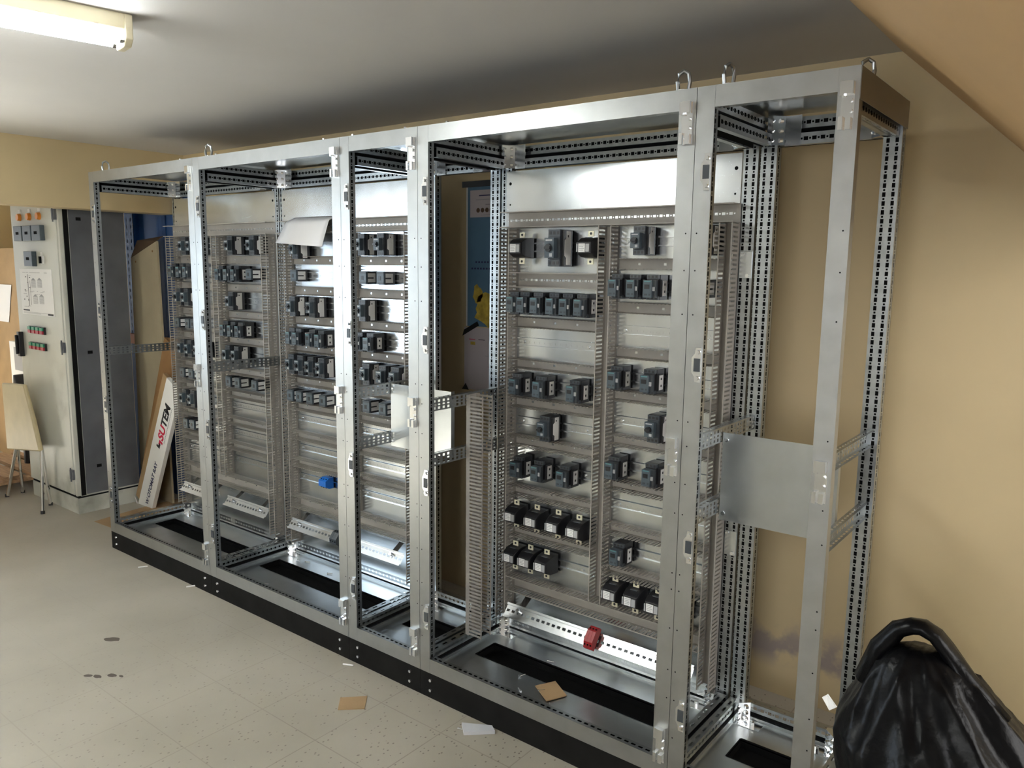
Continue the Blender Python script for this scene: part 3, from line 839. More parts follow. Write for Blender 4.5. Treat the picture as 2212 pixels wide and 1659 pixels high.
# ------------------------------------------------------------------ devices
def make_contactor():
    t = thing('contactor', '', 'contactor')
    MB().box(-0.0225, 0.0225, -0.052, 0, -0.0425, 0.0425, 'devblack').box(-0.0205, 0.0205, -0.066, -0.052, -0.030, 0.028, 'devblack').build('body', t)
    for sz in (-1, 1):
        m = MB().box(-0.0215, 0.0215, -0.066, -0.0525, *sorted((sz * 0.029, sz * 0.0422)), 'devgrey')
        for x in (-0.014, 0, 0.014):
            m.box(x - 0.004, x + 0.004, -0.0665, -0.0655, *sorted((sz * 0.0315, sz * 0.0395)), 'devblack')
        m.build('terminal_block', t)
    c = MB().box(-0.022, 0.010, -0.091, -0.0665, -0.034, 0.024, 'devcover').box(0.010, 0.0205, -0.082, -0.0665, -0.034, 0.024, 'devgrey')
    c.box(-0.018, 0.006, -0.0918, -0.091, 0.018, 0.022, 'teal').box(-0.017, -0.007, -0.0918, -0.091, -0.027, -0.021, 'devgrey').box(0.0, 0.006, -0.0918, -0.091, -0.027, -0.021, 'devgrey')
    c.build('front_cover', t)
    MB().box(-0.017, 0.002, -0.0922, -0.091, -0.005, 0.010, 'devblack').build('indicator_window', t)
    MB().box(0.009, 0.018, -0.0862, -0.082, -0.012, 0.002, 'lightgrey').build('marker_tab', t)
    s = MB().box(0.0225, 0.031, -0.055, -0.018, -0.032, 0.026, 'devblack').build('side_switch', t)
    l = MB().box(0.031, 0.0318, -0.051, -0.024, -0.028, 0.023, 'white')
    for z in (0.010, -0.014):
        l.box(0.0318, 0.0323, -0.042, -0.034, z - 0.004, z + 0.004, 'ink')
    l.build('label', s)
    return t
def make_starter():
    t = thing('motor_starter', '', 'motor starter')
    MB().box(-0.0225, 0.0225, -0.06, 0, -0.0485, 0.0485, 'devblack').box(-0.0215, 0.0215, -0.071, -0.06, -0.030, 0.030, 'devgrey').build('body', t)
    for sz in (-1, 1):
        m = MB().box(-0.0218, 0.0218, -0.070, -0.0605, *sorted((sz * 0.0305, sz * 0.0482)), 'devgrey')
        for x in (-0.014, 0, 0.014):
            m.box(x - 0.0042, x + 0.0042, -0.0706, -0.0695, *sorted((sz * 0.035, sz * 0.0435)), 'devblack')
        m.build('terminal_block', t)
    MB().box(-0.0225, 0.012, -0.090, -0.0715, -0.026, 0.026, 'devcover').box(-0.018, 0.006, -0.0908, -0.09, 0.018, 0.022, 'lightgrey').box(-0.004, 0.006, -0.0908, -0.09, -0.023, -0.014, 'lightgrey').build('front_cover', t)
    k = MB().cyl((-0.006, -0.097, 0), (-0.006, -0.09, 0), 0.011, 'devblack', 14)
    k.obox((-0.016, -0.103, -0.0035), (0.020, 0, 0), (0, 0, 0.007), (0, 0.006, 0), 'devblack')
    k.build('rotary_knob', t)
    s = MB().box(0.0225, 0.0315, -0.06, -0.012, -0.046, 0.046, 'devblack').build('side_switch', t)
    l = MB().prism([(-0.048, -0.044), (-0.022, -0.044), (-0.022, 0.044), (-0.048, 0.044), (-0.048, 0.026), (-0.058, 0.020), (-0.058, -0.020), (-0.048, -0.026)], 'x', 0.0315, 0.0323, 'white')
    l.box(0.0323, 0.0327, -0.042, -0.036, 0.028, 0.034, 'ink')
    l.build('label', s)
    return t
def make_relay():
    t = thing('auxiliary_contactor', '', 'contactor')
    MB().box(-0.0225, 0.0225, -0.058, 0, -0.029, 0.029, 'devblack').build('body', t)
    c = MB().box(-0.0225, 0.0225, -0.068, -0.0585, -0.027, 0.027, 'devcover').box(-0.02, 0.02, -0.0688, -0.068, 0.019, 0.025, 'devgrey').box(-0.02, 0.02, -0.0688, -0.068, -0.025, -0.019, 'devgrey')
    c.build('front_cover', t)
    MB().box(-0.010, 0.004, -0.0692, -0.068, -0.010, 0.008, 'devblack').build('indicator_window', t)
    for z0, z1 in ((0.002, 0.020), (-0.020, -0.004)):
        MB().box(0.0225, 0.0235, -0.056, -0.012, z0, z1, 'white').build('label', t)
    MB().box(0.0225, 0.0234, -0.022, -0.012, -0.004, 0.002, 'white').build('label', t)
    return t
def make_ct():
    t = thing('current_transformer', '', 'transformer')
    r = lambda y, w_, z0, z1: [(-w_, y, z0), (w_, y, z0), (w_, y, z1), (-w_, y, z1)]
    b = MB().loft([r(-0.082, 0.027, -0.019, 0.020), r(-0.076, 0.029, -0.022, 0.024), r(-0.055, 0.0305, -0.032, 0.035), r(-0.02, 0.0315, -0.036, 0.040), r(0, 0.0315, -0.036, 0.040)], 'devblack')
    b.box(-0.014, 0.014, -0.056, -0.046, 0.034, 0.0372, 'devgrey')
    b.build('housing', t, bevel=0.002)
    l = MB().box(-0.022, 0.006, -0.0836, -0.082, -0.015, 0.015, 'white')
    for q in range(4):
        l.box(-0.019, 0.003 - 0.004 * (q % 2), -0.084, -0.0836, 0.009 - q * 0.006, 0.0105 - q * 0.006, 'greyink')
    l.build('label', t)
    for x0, x1 in ((-0.029, -0.0245), (0.0095, 0.024)):
        MB().box(x0, x1, -0.086, -0.0824, -0.014, 0.014, 'lightgrey').build('clip', t)
    for z0, z1, zh in ((0.0405, 0.060, 0.0515), (-0.058, -0.0365, -0.0485)):
        m = MB().box(-0.012, 0.012, -0.036, -0.032, z0, z1, 'cream').build('terminal_tab', t)
        MB().cyl((0, -0.0368, zh), (0, -0.036, zh), 0.0048, 'ink', 12).build('bolt_hole', m)
    return t

PROTO = {}
MAKE = {'contactor': make_contactor, 'starter': make_starter, 'relay': make_relay, 'ct': make_ct}
LOOK = {'contactor': 'dark contactor', 'starter': 'motor starter with round knob', 'relay': 'small contactor', 'ct': 'black current transformer'}
GRP = {'contactor': 'contactors on the rails', 'starter': 'motor starters on the rails', 'relay': 'small contactors on the rails', 'ct': 'current transformers'}
def place(kind, x, z, lab, scale=None, y=RY):
    if kind not in PROTO:
        PROTO[kind] = MAKE[kind]()
        o = PROTO[kind]
    else:
        o = copy_tree(PROTO[kind])
    o.location = (x, y, z)
    o.scale = scale or (1, 1, 1)
    o['label'] = lab
    o['group'] = GRP[kind]
    return o
NUMW = ['', 'only', 'two', 'three', 'four', 'five', 'six']
def row(cab, col, rownum, z, items):
    """items: list of (kind, x centre); labels count within the row"""
    tot = {}
    for it in items:
        tot[it[0]] = tot.get(it[0], 0) + 1
    seen = {}
    for it in items:
        kind, x = it[0], it[1]
        seen[kind] = seen.get(kind, 0) + 1
        n, N = seen[kind], tot[kind]
        pos = 'alone' if N == 1 else (f'{ORD[n - 1]} of {NUMW[N]}')
        place(kind, x, z, f'{LOOK[kind]}, {pos} in {ORD[rownum - 1]} row, {col} column, {cab}', it[2] if len(it) > 2 else None)
h = 0.0225
row(PA, 'left', 1, 1.72, [('starter', 0.25), ('starter', 0.33)])
row(PA, 'left', 2, 1.580, [('contactor', 0.128), ('contactor', 0.211), ('contactor', 0.282)])
row(PA, 'left', 3, 1.434, [('starter', 0.173), ('starter', 0.251)])
row(PA, 'left', 4, 1.284, [('relay', 0.134), ('relay', 0.245), ('relay', 0.302)])
row(PA, 'left', 5, 1.140, [('starter', 0.188), ('starter', 0.263), ('starter', 0.357)])
row(PA, 'left', 6, 0.995, [('relay', 0.163), ('relay', 0.257)])
row(PA, 'left', 7, 0.848, [('starter', 0.181), ('starter', 0.269)])
row(PA, 'left', 8, 0.695, [('relay', 0.175), ('relay', 0.246)])
row(PA, 'right', 1, 1.720, [('starter', 0.708), ('starter', 0.904)])
row(PA, 'right', 2, 1.571, [('contactor', 0.609), ('contactor', 0.687), ('contactor', 0.755), ('relay', 0.864)])
row(PA, 'right', 3, 1.427, [('starter', 0.697)])
row(PA, 'right', 4, 1.274, [('contactor', 0.634), ('contactor', 0.704), ('contactor', 0.774)])
row(PA, 'right', 5, 1.138, [('starter', 0.648), ('starter', 0.731)])
row(PA, 'right', 6, 0.988, [('relay', 0.637), ('relay', 0.722), ('relay', 0.878)])
row(PB, 'left', 1, 1.700, [('starter', 1.262)])
row(PB, 'left', 2, 1.571, [('relay', 1.24)])
row(PB, 'left', 3, 1.420, [('starter', 1.230), ('starter', 1.381)])
row(PB, 'left', 4, 1.270, [('contactor', 1.216), ('contactor', 1.268), ('contactor', 1.373), ('contactor', 1.441)])
row(PB, 'left', 5, 1.132, [('starter', 1.207), ('starter', 1.280), ('starter', 1.360), ('starter', 1.442)])
row(PB, 'left', 6, 0.972, [('relay', 1.186), ('relay', 1.256), ('relay', 1.340), ('relay', 1.440)])
row(PB, 'right', 1, 1.716, [('starter', 1.742), ('starter', 1.867)])
row(PB, 'right', 2, 1.569, [('relay', 1.746), ('relay', 1.861)])
row(PB, 'right', 3, 1.421, [('starter', 1.741)])
row(PB, 'right', 4, 1.278, [('contactor', 1.716), ('contactor', 1.788)])
row(PB, 'right', 5, 1.132, [('starter', 1.762), ('starter', 1.871), ('starter', 1.954)])
row(PB, 'right', 6, 0.981, [('relay', 1.756), ('relay', 1.864)])
row(PD, 'left', 1, 1.695, [('ct', 2.622), ('starter', 2.800, (1.2, 1.1, 1.38)), ('ct', 2.932)])
row(PD, 'left', 2, 1.488, [('contactor', 2.612), ('contactor', 2.662), ('contactor', 2.725), ('contactor', 2.798), ('contactor', 2.858), ('contactor', 2.921)])
row(PD, 'left', 4, 1.172, [('contactor', 2.629), ('contactor', 2.743), ('contactor', 2.897)])
row(PD, 'left', 5, 1.016, [('starter', 2.768)])
row(PD, 'left', 6, 0.843, [('contactor', 2.639), ('contactor', 2.741), ('contactor', 2.861)])
row(PD, 'left', 7, 0.638, [('ct', 2.613), ('ct', 2.715), ('ct', 2.817), ('ct', 2.913)])
row(PD, 'left', 8, 0.466, [('ct', 2.610), ('ct', 2.686), ('ct', 2.766)])
row(PD, 'right', 1, 1.718, [('starter', 3.146), ('starter', 3.375)])
row(PD, 'right', 2, 1.562, [('contactor', 3.063), ('contactor', 3.135), ('contactor', 3.201), ('relay', 3.375)])
row(PD, 'right', 4, 1.240, [('contactor', 3.071), ('contactor', 3.202)])
row(PD, 'right', 5, 1.078, [('starter', 3.226)])
row(PD, 'right', 6, 0.912, [('contactor', 3.072), ('contactor', 3.222)])
row(PD, 'right', 8, 0.595, [('contactor', 3.103)])
row(PD, 'right', 9, 0.4375, [('ct', 3.078), ('ct', 3.165), ('ct', 3.255), ('ct', 3.345)])

# coloured and dark terminals
def terminal(x, y, z, mt, lab, w_=0.05, tilt=0.0, h_=0.06, d=0.045):
    t = thing('terminal_block', lab, 'terminal', (x, y, z), rot=(tilt, 0, 0))
    n = 3
    for k in range(n):
        a = -w_ / 2 + k * w_ / n
        m = MB().prism([(0, -h_ / 2), (-d * 0.55, -h_ / 2), (-d, -h_ * 0.25), (-d, h_ * 0.25), (-d * 0.55, h_ / 2), (0, h_ / 2)], 'x', a + 0.0004, a + w_ / n - 0.0004, mt)
        for s_ in (-1, 1):
            m.cyl((a + w_ / n / 2, -d * 0.8 - 0.001, s_ * h_ * 0.36), (a + w_ / n / 2, -d * 0.7, s_ * h_ * 0.34), 0.004, 'dark', 8)
        m.build('segment', t)
    return t
terminal(1.402, RY, 0.548, 'blue', 'bright blue terminal block on a rail low in the second cabinet', 0.055, 0, 0.055, 0.05)
terminal(3.012, 0.383, 0.243, 'red', 'dark red terminal block on the tilted rail of the wide fourth cabinet', 0.038, R(-38), 0.085, 0.035)
terminal(1.545, 0.383, 0.301, 'devgrey', 'dark grey terminal block on the tilted rail of the second cabinet', 0.05, R(-38), 0.07, 0.035)

# ------------------------------------------------------------------ hanging paper in the second cabinet
m = MB()
nx, ny = 8, 14
P = [[None] * (ny + 1) for _ in range(nx + 1)]
for i in range(nx + 1):
    u = i / nx
    for j in range(ny + 1):
        v = j / ny
        xt = 1.222 + 0.312 * u
        xb = 1.160 + 0.352 * u
        x = xt + (xb - xt) * v
        if v < 0.25:
            a = (1 - v / 0.25) * PI / 2
            y = 0.386 + 0.030 * math.sin(a) ** 1.5 - 0.010 * math.cos(a)
            z = 1.844 + 0.006 * math.sin(a) - 0.018 * (v / 0.25)
        else:
            q = (v - 0.25) / 0.75
            y = 0.376 - 0.03 * q
            z = 1.826 - (0.098 + 0.022 * u) * q
        P[i][j] = (x, y - 0.008 * math.sin(u * PI), z)
for i in range(nx):
    for j in range(ny):
        m.poly([P[i][j], P[i][j + 1], P[i + 1][j + 1], P[i + 1][j]], 'paper')
po = m.build('paper_sheet', solid=0.0006)
bm = bmesh.new(); bm.from_mesh(po.data); bmesh.ops.remove_doubles(bm, verts=bm.verts, dist=1e-5); bm.to_mesh(po.data); bm.free()
po.data.polygons.foreach_set('use_smooth', [True] * len(po.data.polygons))
tag(po, 'blank white paper sheet hung over the top duct of the second cabinet', 'paper')

# ------------------------------------------------------------------ old white control cabinet at the left
wx0, wx1, wy0, wy1, wz = -1.475, -0.765, 0.142, 0.55, 2.08
wc = thing('control_cabinet', 'old off-white control cabinet with meters and buttons, standing left of the frames', 'cabinet', ((wx0 + wx1) / 2, (wy0 + wy1) / 2, 0))
def wput(mb, name, par=None, **kw):
    ox, oy = (wx0 + wx1) / 2, (wy0 + wy1) / 2
    mb.v = [(p[0] - ox, p[1] - oy, p[2]) for p in mb.v]
    return mb.build(name, par or wc, **kw)
wput(MB().box(wx0, wx1 - 0.003, wy0 + 0.03, wy1, 0.115, wz, 'cabwhite'), 'body')
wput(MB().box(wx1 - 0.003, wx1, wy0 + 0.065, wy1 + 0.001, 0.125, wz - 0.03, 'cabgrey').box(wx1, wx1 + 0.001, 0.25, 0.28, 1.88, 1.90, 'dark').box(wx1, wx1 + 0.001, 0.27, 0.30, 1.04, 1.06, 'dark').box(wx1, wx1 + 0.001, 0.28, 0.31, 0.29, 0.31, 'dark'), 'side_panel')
wput(MB().box(wx1 - 0.003, wx1 + 0.001, wy0 + 0.032, wy0 + 0.060, 0.12, wz, 'dark'), 'gap_shade')  # dark strip painted as the shade of the gap beside the door
door = wput(MB().box(wx0, wx1 - 0.028, wy0, wy0 + 0.026, 0.125, wz, 'cabwhite').box(wx1 - 0.024, wx1, wy0 + 0.004, wy0 + 0.03, 0.12, wz, 'cabwhite'), 'door', bevel=0.003)
wput(MB().box(wx0 + 0.005, wx1 - 0.002, wy0 + 0.008, wy1 - 0.005, 0, 0.105, 'cabwhite').box(wx0 + 0.004, wx1 - 0.001, wy0 + 0.012, wy1, 0.105, 0.115, 'dark'), 'plinth')
for z in (1.912, 1.088, 0.263):
    wput(MB().box(wx1 - 0.055, wx1 - 0.012, wy0 - 0.012, wy0 + 0.002, z - 0.032, z + 0.032, 'cabgrey').box(wx1 - 0.04, wx1 - 0.03, wy0 - 0.016, wy0 - 0.01, z - 0.045, z + 0.045, 'cabgrey'), 'hinge')
F = wy0
wput(MB().box(-1.452, -1.415, F - 0.03, F, 0.985, 1.152, 'devblack').box(-1.448, -1.436, F - 0.045, F - 0.03, 1.0, 1.13, 'devblack'), 'handle', door, bevel=0.003)
for x in (-1.322, -1.168, -1.019):
    l = wput(MB().cyl((x, F - 0.02, 1.908), (x, F, 1.908), 0.021, 'amber', 16, 0.024), 'indicator_lamp', door)
    wput(MB().box(x - 0.018, x + 0.018, F - 0.004, F, 1.937, 1.957, 'white'), 'name_tag', l)
for x, z in ((-1.307, 1.803), (-1.164, 1.803), (-1.022, 1.803), (-1.172, 1.640)):
    g = wput(MB().box(x - 0.064, x + 0.064, F - 0.03, F, z - 0.048, z + 0.048, 'devcover'), 'panel_meter', door, bevel=0.003)
    wput(MB().box(x - 0.024, x + 0.02, F - 0.031, F - 0.03, z - 0.008, z + 0.010, 'dark'), 'dial', g)
g = wput(MB().cyl((-1.026, F - 0.006, 1.634), (-1.026, F, 1.634), 0.030, 'white', 18).box(-1.052, -1.0, F - 0.004, F, 1.608, 1.66, 'white').box(-1.04, -1.012, F - 0.004, F, 1.665, 1.682, 'white'), 'selector_switch', door)
wput(MB().box(-1.031, -1.021, F - 0.02, F - 0.006, 1.612, 1.656, 'dark'), 'knob', g)
dm = MB().box(-1.392, -0.897, F - 0.003, F - 0.0002, 1.275, 1.575, 'white')
Q = lambda x0, x1, z0, z1, mt='greyink': dm.box(x0, x1, F - 0.0036, F - 0.003, z0, z1, mt)
for bx, bz in ((-1.18, 1.455), (-1.085, 1.457), (-1.165, 1.35), (-1.07, 1.352)):
    for k in range(11):
        Q(bx - 0.035, bx + 0.035, bz + k * 0.0042, bz + k * 0.0042 + 0.0018)
    dm.prism([(bx - 0.036, bz + 0.046), (bx + 0.036, bz + 0.046), (bx, bz + 0.062)], 'y', F - 0.0036, F - 0.003, 'greyink')
for k in range(26):
    x = random.uniform(-1.37, -1.0); z = random.choice((1.55, 1.53, 1.43, 1.425, 1.41, 1.33, 1.325))
    Q(x, x + random.uniform(0.01, 0.07), z, z + 0.0022)
for k in range(9):
    x = random.uniform(-1.36, -1.24); z = random.uniform(1.36, 1.55)
    Q(x, x + 0.014, z, z + 0.006, 'ink')
Q(-1.272, -1.262, 1.33, 1.54); Q(-1.236, -1.232, 1.34, 1.5)
Q(-1.37, -1.27, 1.299, 1.308, 'ink'); Q(-1.37, -0.92, 1.290, 1.292); Q(-0.99, -0.91, 1.280, 1.292, 'ink'); Q(-1.37, -1.1, 1.284, 1.286)
wput(dm, 'schematic_sheet', door)
for z in (1.176, 1.070):
    for k in range(4):
        x = -1.262 + k * 0.062
        b = wput(MB().box(x - 0.027, x + 0.027, F - 0.012, F, z - 0.024, z + 0.024, 'devblack'), 'push_button', door)
        wput(MB().box(x - 0.022, x + 0.018, F - 0.022, F - 0.012, z + 0.001, z + 0.021, 'green'), 'green_key', b)
        wput(MB().box(x - 0.022, x + 0.018, F - 0.022, F - 0.012, z - 0.021, z - 0.001, 'redb'), 'red_key', b)

# ------------------------------------------------------------------ things between the white cabinet and the frames
# blue pallet racking against the back wall
rk = thing('storage_rack', 'dark blue perforated steel rack with an orange beam against the back wall', 'rack', (-0.95, 0.80, 0))
def rput(mb, name, par=None):
    mb.v = [(p[0] + 0.95, p[1] - 0.80, p[2]) for p in mb.v]
    return mb.build(name, par or rk)
for x0, x1 in ((-1.26, -1.14), (-0.815, -0.70)):
    m = MB()
    m.strip((x0, 0.795, 0), (0, 0, 1), (1, 0, 0), 2.2, x1 - x0, 0.05, [(0.03, 0.007), (x1 - x0 - 0.03, 0.007)], 'rackblue', 0.012, 0)
    m.box(x0, x1, 0.80, 0.855, 0, 2.2, 'rackblue')
    rput(m, 'upright')
rput(MB().box(-0.69, -0.46, 0.80, 0.86, 0.0, 2.15, 'rackblue'), 'side_panel')
rput(MB().box(-1.14, -0.815, 0.84, 0.855, 0.2, 2.15, 'rackblue'), 'back_panel')
ob = rput(MB().box(-1.26, -0.55, 0.765, 0.7945, 1.045, 1.115, 'orange'), 'beam')
rput(MB().cyl((-0.80, 0.762, 1.095), (-0.80, 0.766, 1.095), 0.01, 'dark', 8).cyl((-0.80, 0.762, 1.065), (-0.80, 0.766, 1.065), 0.01, 'dark', 8), 'bolt_hole', ob)
# beige board with a folded brown top
bd = thing('leaning_board', 'tall beige board with a slanted folded top, leaning behind the white cabinet', 'board', (-0.735, 0.66, 0))
MB().prism([(-0.22, 0.0), (0.20, 0.0), (0.165, 1.765), (-0.185, 1.655)], 'y', 0, 0.014, 'board').build('panel', bd)
MB().loft([[(-0.185, 0.0, 1.657), (0.165, 0.0, 1.767), (0.145, 0.06, 1.80), (-0.205, 0.06, 1.775)], [(-0.185, 0.006, 1.657), (0.165, 0.006, 1.767), (0.145, 0.066, 1.80), (-0.205, 0.066, 1.775)]], 'boardback').build('folded_top', bd)
for x, z in ((0.11, 1.70), (-0.12, 1.63)):
    MB().cyl((x, -0.002, z), (x, 0.001, z), 0.007, 'carddark', 8).build('nail_hole', bd)
# printed carton leaning to the right
th = R(27)
bx = thing('printed_carton', 'long white carton with red and black lettering leaning against the cabinet frame', 'box', (-0.715, 0.512, 0.002), rot=(0, th, 0))
LB = 1.02
MB().box(0, 0.165, 0, 0.028, 0.0, LB, 'white').build('carton', bx, bevel=0.002)
MB().box(-0.052, -0.0005, 0.004, 0.028, 0.03, LB, 'card').build('kraft_side', bx)
MB().prism([(0, 0.0), (0.10, 0.0), (0.02, -0.03), (-0.05, 0.02)], 'y', -0.004, -0.001, 'paper').build('torn_flap', bx)
def on_box(x, z):
    """text runs up the carton: text x axis -> +z of the box, text y axis -> -x, normal -y"""
    return Matrix(((0, -1, 0, x), (0, 0, -1, -0.0006), (1, 0, 0, z), (0, 0, 0, 1)))
text('lettering', 'W OTOMAT RAY', 0.045, 'navyink', bx, on_box(0.112, 0.07), 0.0009, 1.0)
text('lettering', 'SU', 0.088, 'redink', bx, on_box(0.112, 0.597), 0.003, 1.0)
text('lettering', 'TEM', 0.088, 'ink', bx, on_box(0.112, 0.700), 0.003, 1.0)
MB().loft([[(0.045, -0.0012, 0.53), (0.085, -0.0012, 0.53), (0.085, -0.0012, 0.565), (0.066, -0.0012, 0.565), (0.066, -0.0012, 0.545), (0.045, -0.0012, 0.545)], [(0.045, -0.0004, 0.53), (0.085, -0.0004, 0.53), (0.085, -0.0004, 0.565), (0.066, -0.0004, 0.565), (0.066, -0.0004, 0.545), (0.045, -0.0004, 0.545)]], 'ink').build('logo_black', bx).location.x = 0.012
MB().loft([[(0.063, -0.0012, 0.555), (0.063, -0.0012, 0.59), (0.105, -0.0012, 0.59), (0.105, -0.0012, 0.575), (0.080, -0.0012, 0.575), (0.080, -0.0012, 0.555)][::-1], [(0.063, -0.0004, 0.555), (0.063, -0.0004, 0.59), (0.105, -0.0004, 0.59), (0.105, -0.0004, 0.575), (0.080, -0.0004, 0.575), (0.080, -0.0004, 0.555)][::-1]], 'redink').build('logo_red', bx).location.x = 0.012
lm = MB()
for k in range(22):
    lm.box(0.128, 0.134, -0.001, -0.0004, 0.60 + k * 0.0125, 0.608 + k * 0.0125, 'greyink')
lm.build('small_print', bx)
# brown carton behind it
bc = thing('brown_carton', 'long plain brown carton leaning behind the white printed one', 'box', (-0.845, 0.566, 0.002), rot=(0, R(23), 0))
MB().box(0, 0.16, 0, 0.06, 0, 1.25, 'carddark').build('carton', bc, bevel=0.002)
MB().box(0.02, 0.10, -0.004, -0.001, 0.40, 0.43, 'card').build('torn_edge', bc)
# cardboard sheet lying on the floor
cs = MB().prism([(-0.545, 0.145), (-0.03, 0.175), (-0.03, 0.84), (-0.62, 0.84), (-0.60, 0.46), (-0.575, 0.30)], 'z', 0.0, 0.0018, 'card').build('cardboard_sheet')
tag(cs, 'flattened brown cardboard sheet on the floor left of the cabinet row', 'cardboard')

# ------------------------------------------------------------------ far left corner: chair, pallet, boards
ch = thing('chair', 'chair with yellow padded back and thin chrome legs at the left edge', 'chair', (-1.28, 0.05, 0))
MB().loft([[(-0.33, 0.00, 0.32), (0.225, 0.00, 0.39), (0.225, 0.03, 0.39), (-0.33, 0.03, 0.32)],
           [(-0.30, -0.01, 0.56), (0.17, -0.01, 0.60), (0.17, 0.02, 0.60), (-0.30, 0.02, 0.56)],
           [(-0.27, -0.02, 0.80), (0.10, -0.02, 0.825), (0.10, 0.005, 0.825), (-0.27, 0.005, 0.80)]], 'chair').build('backrest', ch, bevel=0.01)
for a, b in (((0.21, 0.02, 0.40), (0.325, -0.045, 0.0)), ((-0.22, 0.02, 0.34), (-0.26, -0.045, 0.0)), ((0.15, 0.04, 0.42), (0.17, 0.065, 0.0)), ((-0.25, 0.04, 0.42), (-0.29, 0.065, 0.0))):
    l = MB().cyl(a, b, 0.011, 'chrome', 10).build('leg', ch)
    MB().cyl((b[0], b[1], 0.0), (b[0] - 0.004, b[1] + 0.002, 0.02), 0.0135, 'devblack', 10).build('foot_cap', l)
pt = thing('pallet', 'worn wooden pallet on the floor behind the yellow chair', 'pallet', (-2.02, 0.17, 0))
for y in (-0.26, -0.09, 0.08, 0.25):
    MB().box(-0.42, 0.42, y - 0.06, y + 0.06, 0.10, 0.125, 'wood').build('deck_board', pt)
for x in (-0.36, 0.0, 0.38):
    MB().box(x - 0.05, x + 0.05, -0.32, 0.31, 0.075, 0.0995, 'wood').build('bearer', pt)
    for y in (-0.26, 0.25):
        MB().box(x - 0.05, x + 0.05, y - 0.05, y + 0.05, 0.0, 0.0745, 'wood').build('block', pt)
tc = thing('tall_carton', 'tall orange-brown carton standing behind the pallet, left of the white cabinet', 'box', (-2.85, 0.50, 0))
MB().loft([[(-0.48, 0, 0), (0.50, 0, 0), (0.50, 0.05, 0), (-0.48, 0.05, 0)], [(-0.48, 0.12, 1.73), (0.38, 0.12, 1.73), (0.38, 0.17, 1.73), (-0.48, 0.17, 1.73)]], 'card').build('carton', tc)
MB().prism([(0.20, 1.72), (0.33, 1.775), (0.40, 1.765), (0.40, 1.60), (0.33, 1.635)], 'y', 0.092, 0.096, 'boardback').build('torn_top', tc)
o = MB().obox((-3.12, 0.573, 1.12), (0.25, 0, 0.0), (0.05, 0.0215, 0.31), (0, -0.002, 0), 'paper').build('taped_sheet')
tag(o, 'crumpled white sheet taped to the tall brown carton', 'paper')
wb = thing('printed_box', 'white box with a grey printed picture, half hidden behind the white cabinet door edge', 'box', (-2.25, 0.40, 0.126))
MB().box(-0.16, 0.13, 0, 0.08, 0, 0.88, 'white').build('carton', wb)
MB().box(-0.08, 0.11, -0.001, 0, 0.66, 0.84, 'greyink').build('printed_picture', wb)
MB().box(-0.14, -0.02, -0.001, 0, 0.50, 0.56, 'redink').build('printed_stripe', wb)
sw = thing('swivel_seat', 'small black seat shell with a yellow cushion behind the chair back', 'seat', (-1.93, 0.30, 0.126))
rings = []
for k in range(9):
    a = k / 8
    rr = 0.12 * math.sin(PI * (0.12 + 0.80 * a))
    rings.append([(rr * math.cos(q * PI / 6), 0.06 * math.sin(q * PI / 6), 0.27 + 0.40 * a) for q in range(12)])
MB().loft(rings, 'devblack').build('shell', sw, smooth=True)
MB().box(0.04, 0.19, -0.085, -0.061, 0.27, 0.58, 'chair').build('cushion', sw, bevel=0.01)
MB().cyl((0, 0, 0.0), (0, 0, 0.28), 0.03, 'devblack', 12).build('stem', sw)

# ------------------------------------------------------------------ wall map and sheet behind the narrow cabinet
mp = thing('wall_map', 'blue sea map with black tape, on the wall behind the narrow third cabinet', 'map', (2.36, YW - 0.001, 1.34))
mm = MB().box(-0.42, 0.42, -0.0015, 0, 0, 0.667, 'white')
M['sea'] = mat('map_sea', (0.10, 0.20, 0.30), 0.6, 0, 0.1, 6)
M['legend'] = mat('map_legend', (0.52, 0.47, 0.48), 0.6)
M['pink'] = mat('map_pink', (0.50, 0.18, 0.26), 0.6, 0, 0.25, 30)
M['yellow'] = mat('map_yellow', (0.50, 0.37, 0.06), 0.6, 0, 0.35, 30)
mm.box(-0.41, 0.41, -0.002, -0.0015, 0.0, 0.655, 'sea')
mm.build('sheet', mp)
lg = MB().box(-0.395, -0.17, -0.0026, -0.002, 0.515, 0.640, 'legend')
lg.box(-0.34, -0.20, -0.0029, -0.0026, 0.612, 0.617, 'navyink').box(-0.36, -0.20, -0.0029, -0.0026, 0.594, 0.597, 'greyink').box(-0.30, -0.24, -0.0029, -0.0026, 0.572, 0.574, 'ink').box(-0.33, -0.23, -0.0029, -0.0026, 0.524, 0.526, 'greyink')
for k in range(5):
    x = -0.345 + k * 0.027 + (0.012 if k == 4 else 0)
    lg.cyl((x, -0.0030, 0.547), (x, -0.0026, 0.547), 0.011, 'boardback', 12)
lg.build('legend_box', mp)
def blob(cx, cz, rx, rz, n=22):
    return [(cx + rx * (0.75 + 0.35 * random.random()) * math.cos(2 * PI * k / n), cz + rz * (0.75 + 0.35 * random.random()) * math.sin(2 * PI * k / n)) for k in range(n)]
MB().prism(blob(-0.16, 0.395, 0.09, 0.05), 'y', -0.0028, -0.002, 'pink').build('landmass', mp)
MB().prism(blob(-0.26, 0.085, 0.115, 0.085), 'y', -0.0028, -0.002, 'yellow').build('landmass', mp)
MB().prism(blob(-0.345, 0.155, 0.03, 0.045), 'y', -0.0028, -0.002, 'yellow').build('landmass', mp)
sm = MB()
for z, x0, n in ((0.302, -0.36, 5), (0.272, -0.385, 9)):
    for k in range(n):
        sm.box(x0 + k * 0.018, x0 + k * 0.018 + 0.010, -0.0026, -0.002, z, z + 0.008, 'navyink')
sm.build('sea_name', mp)
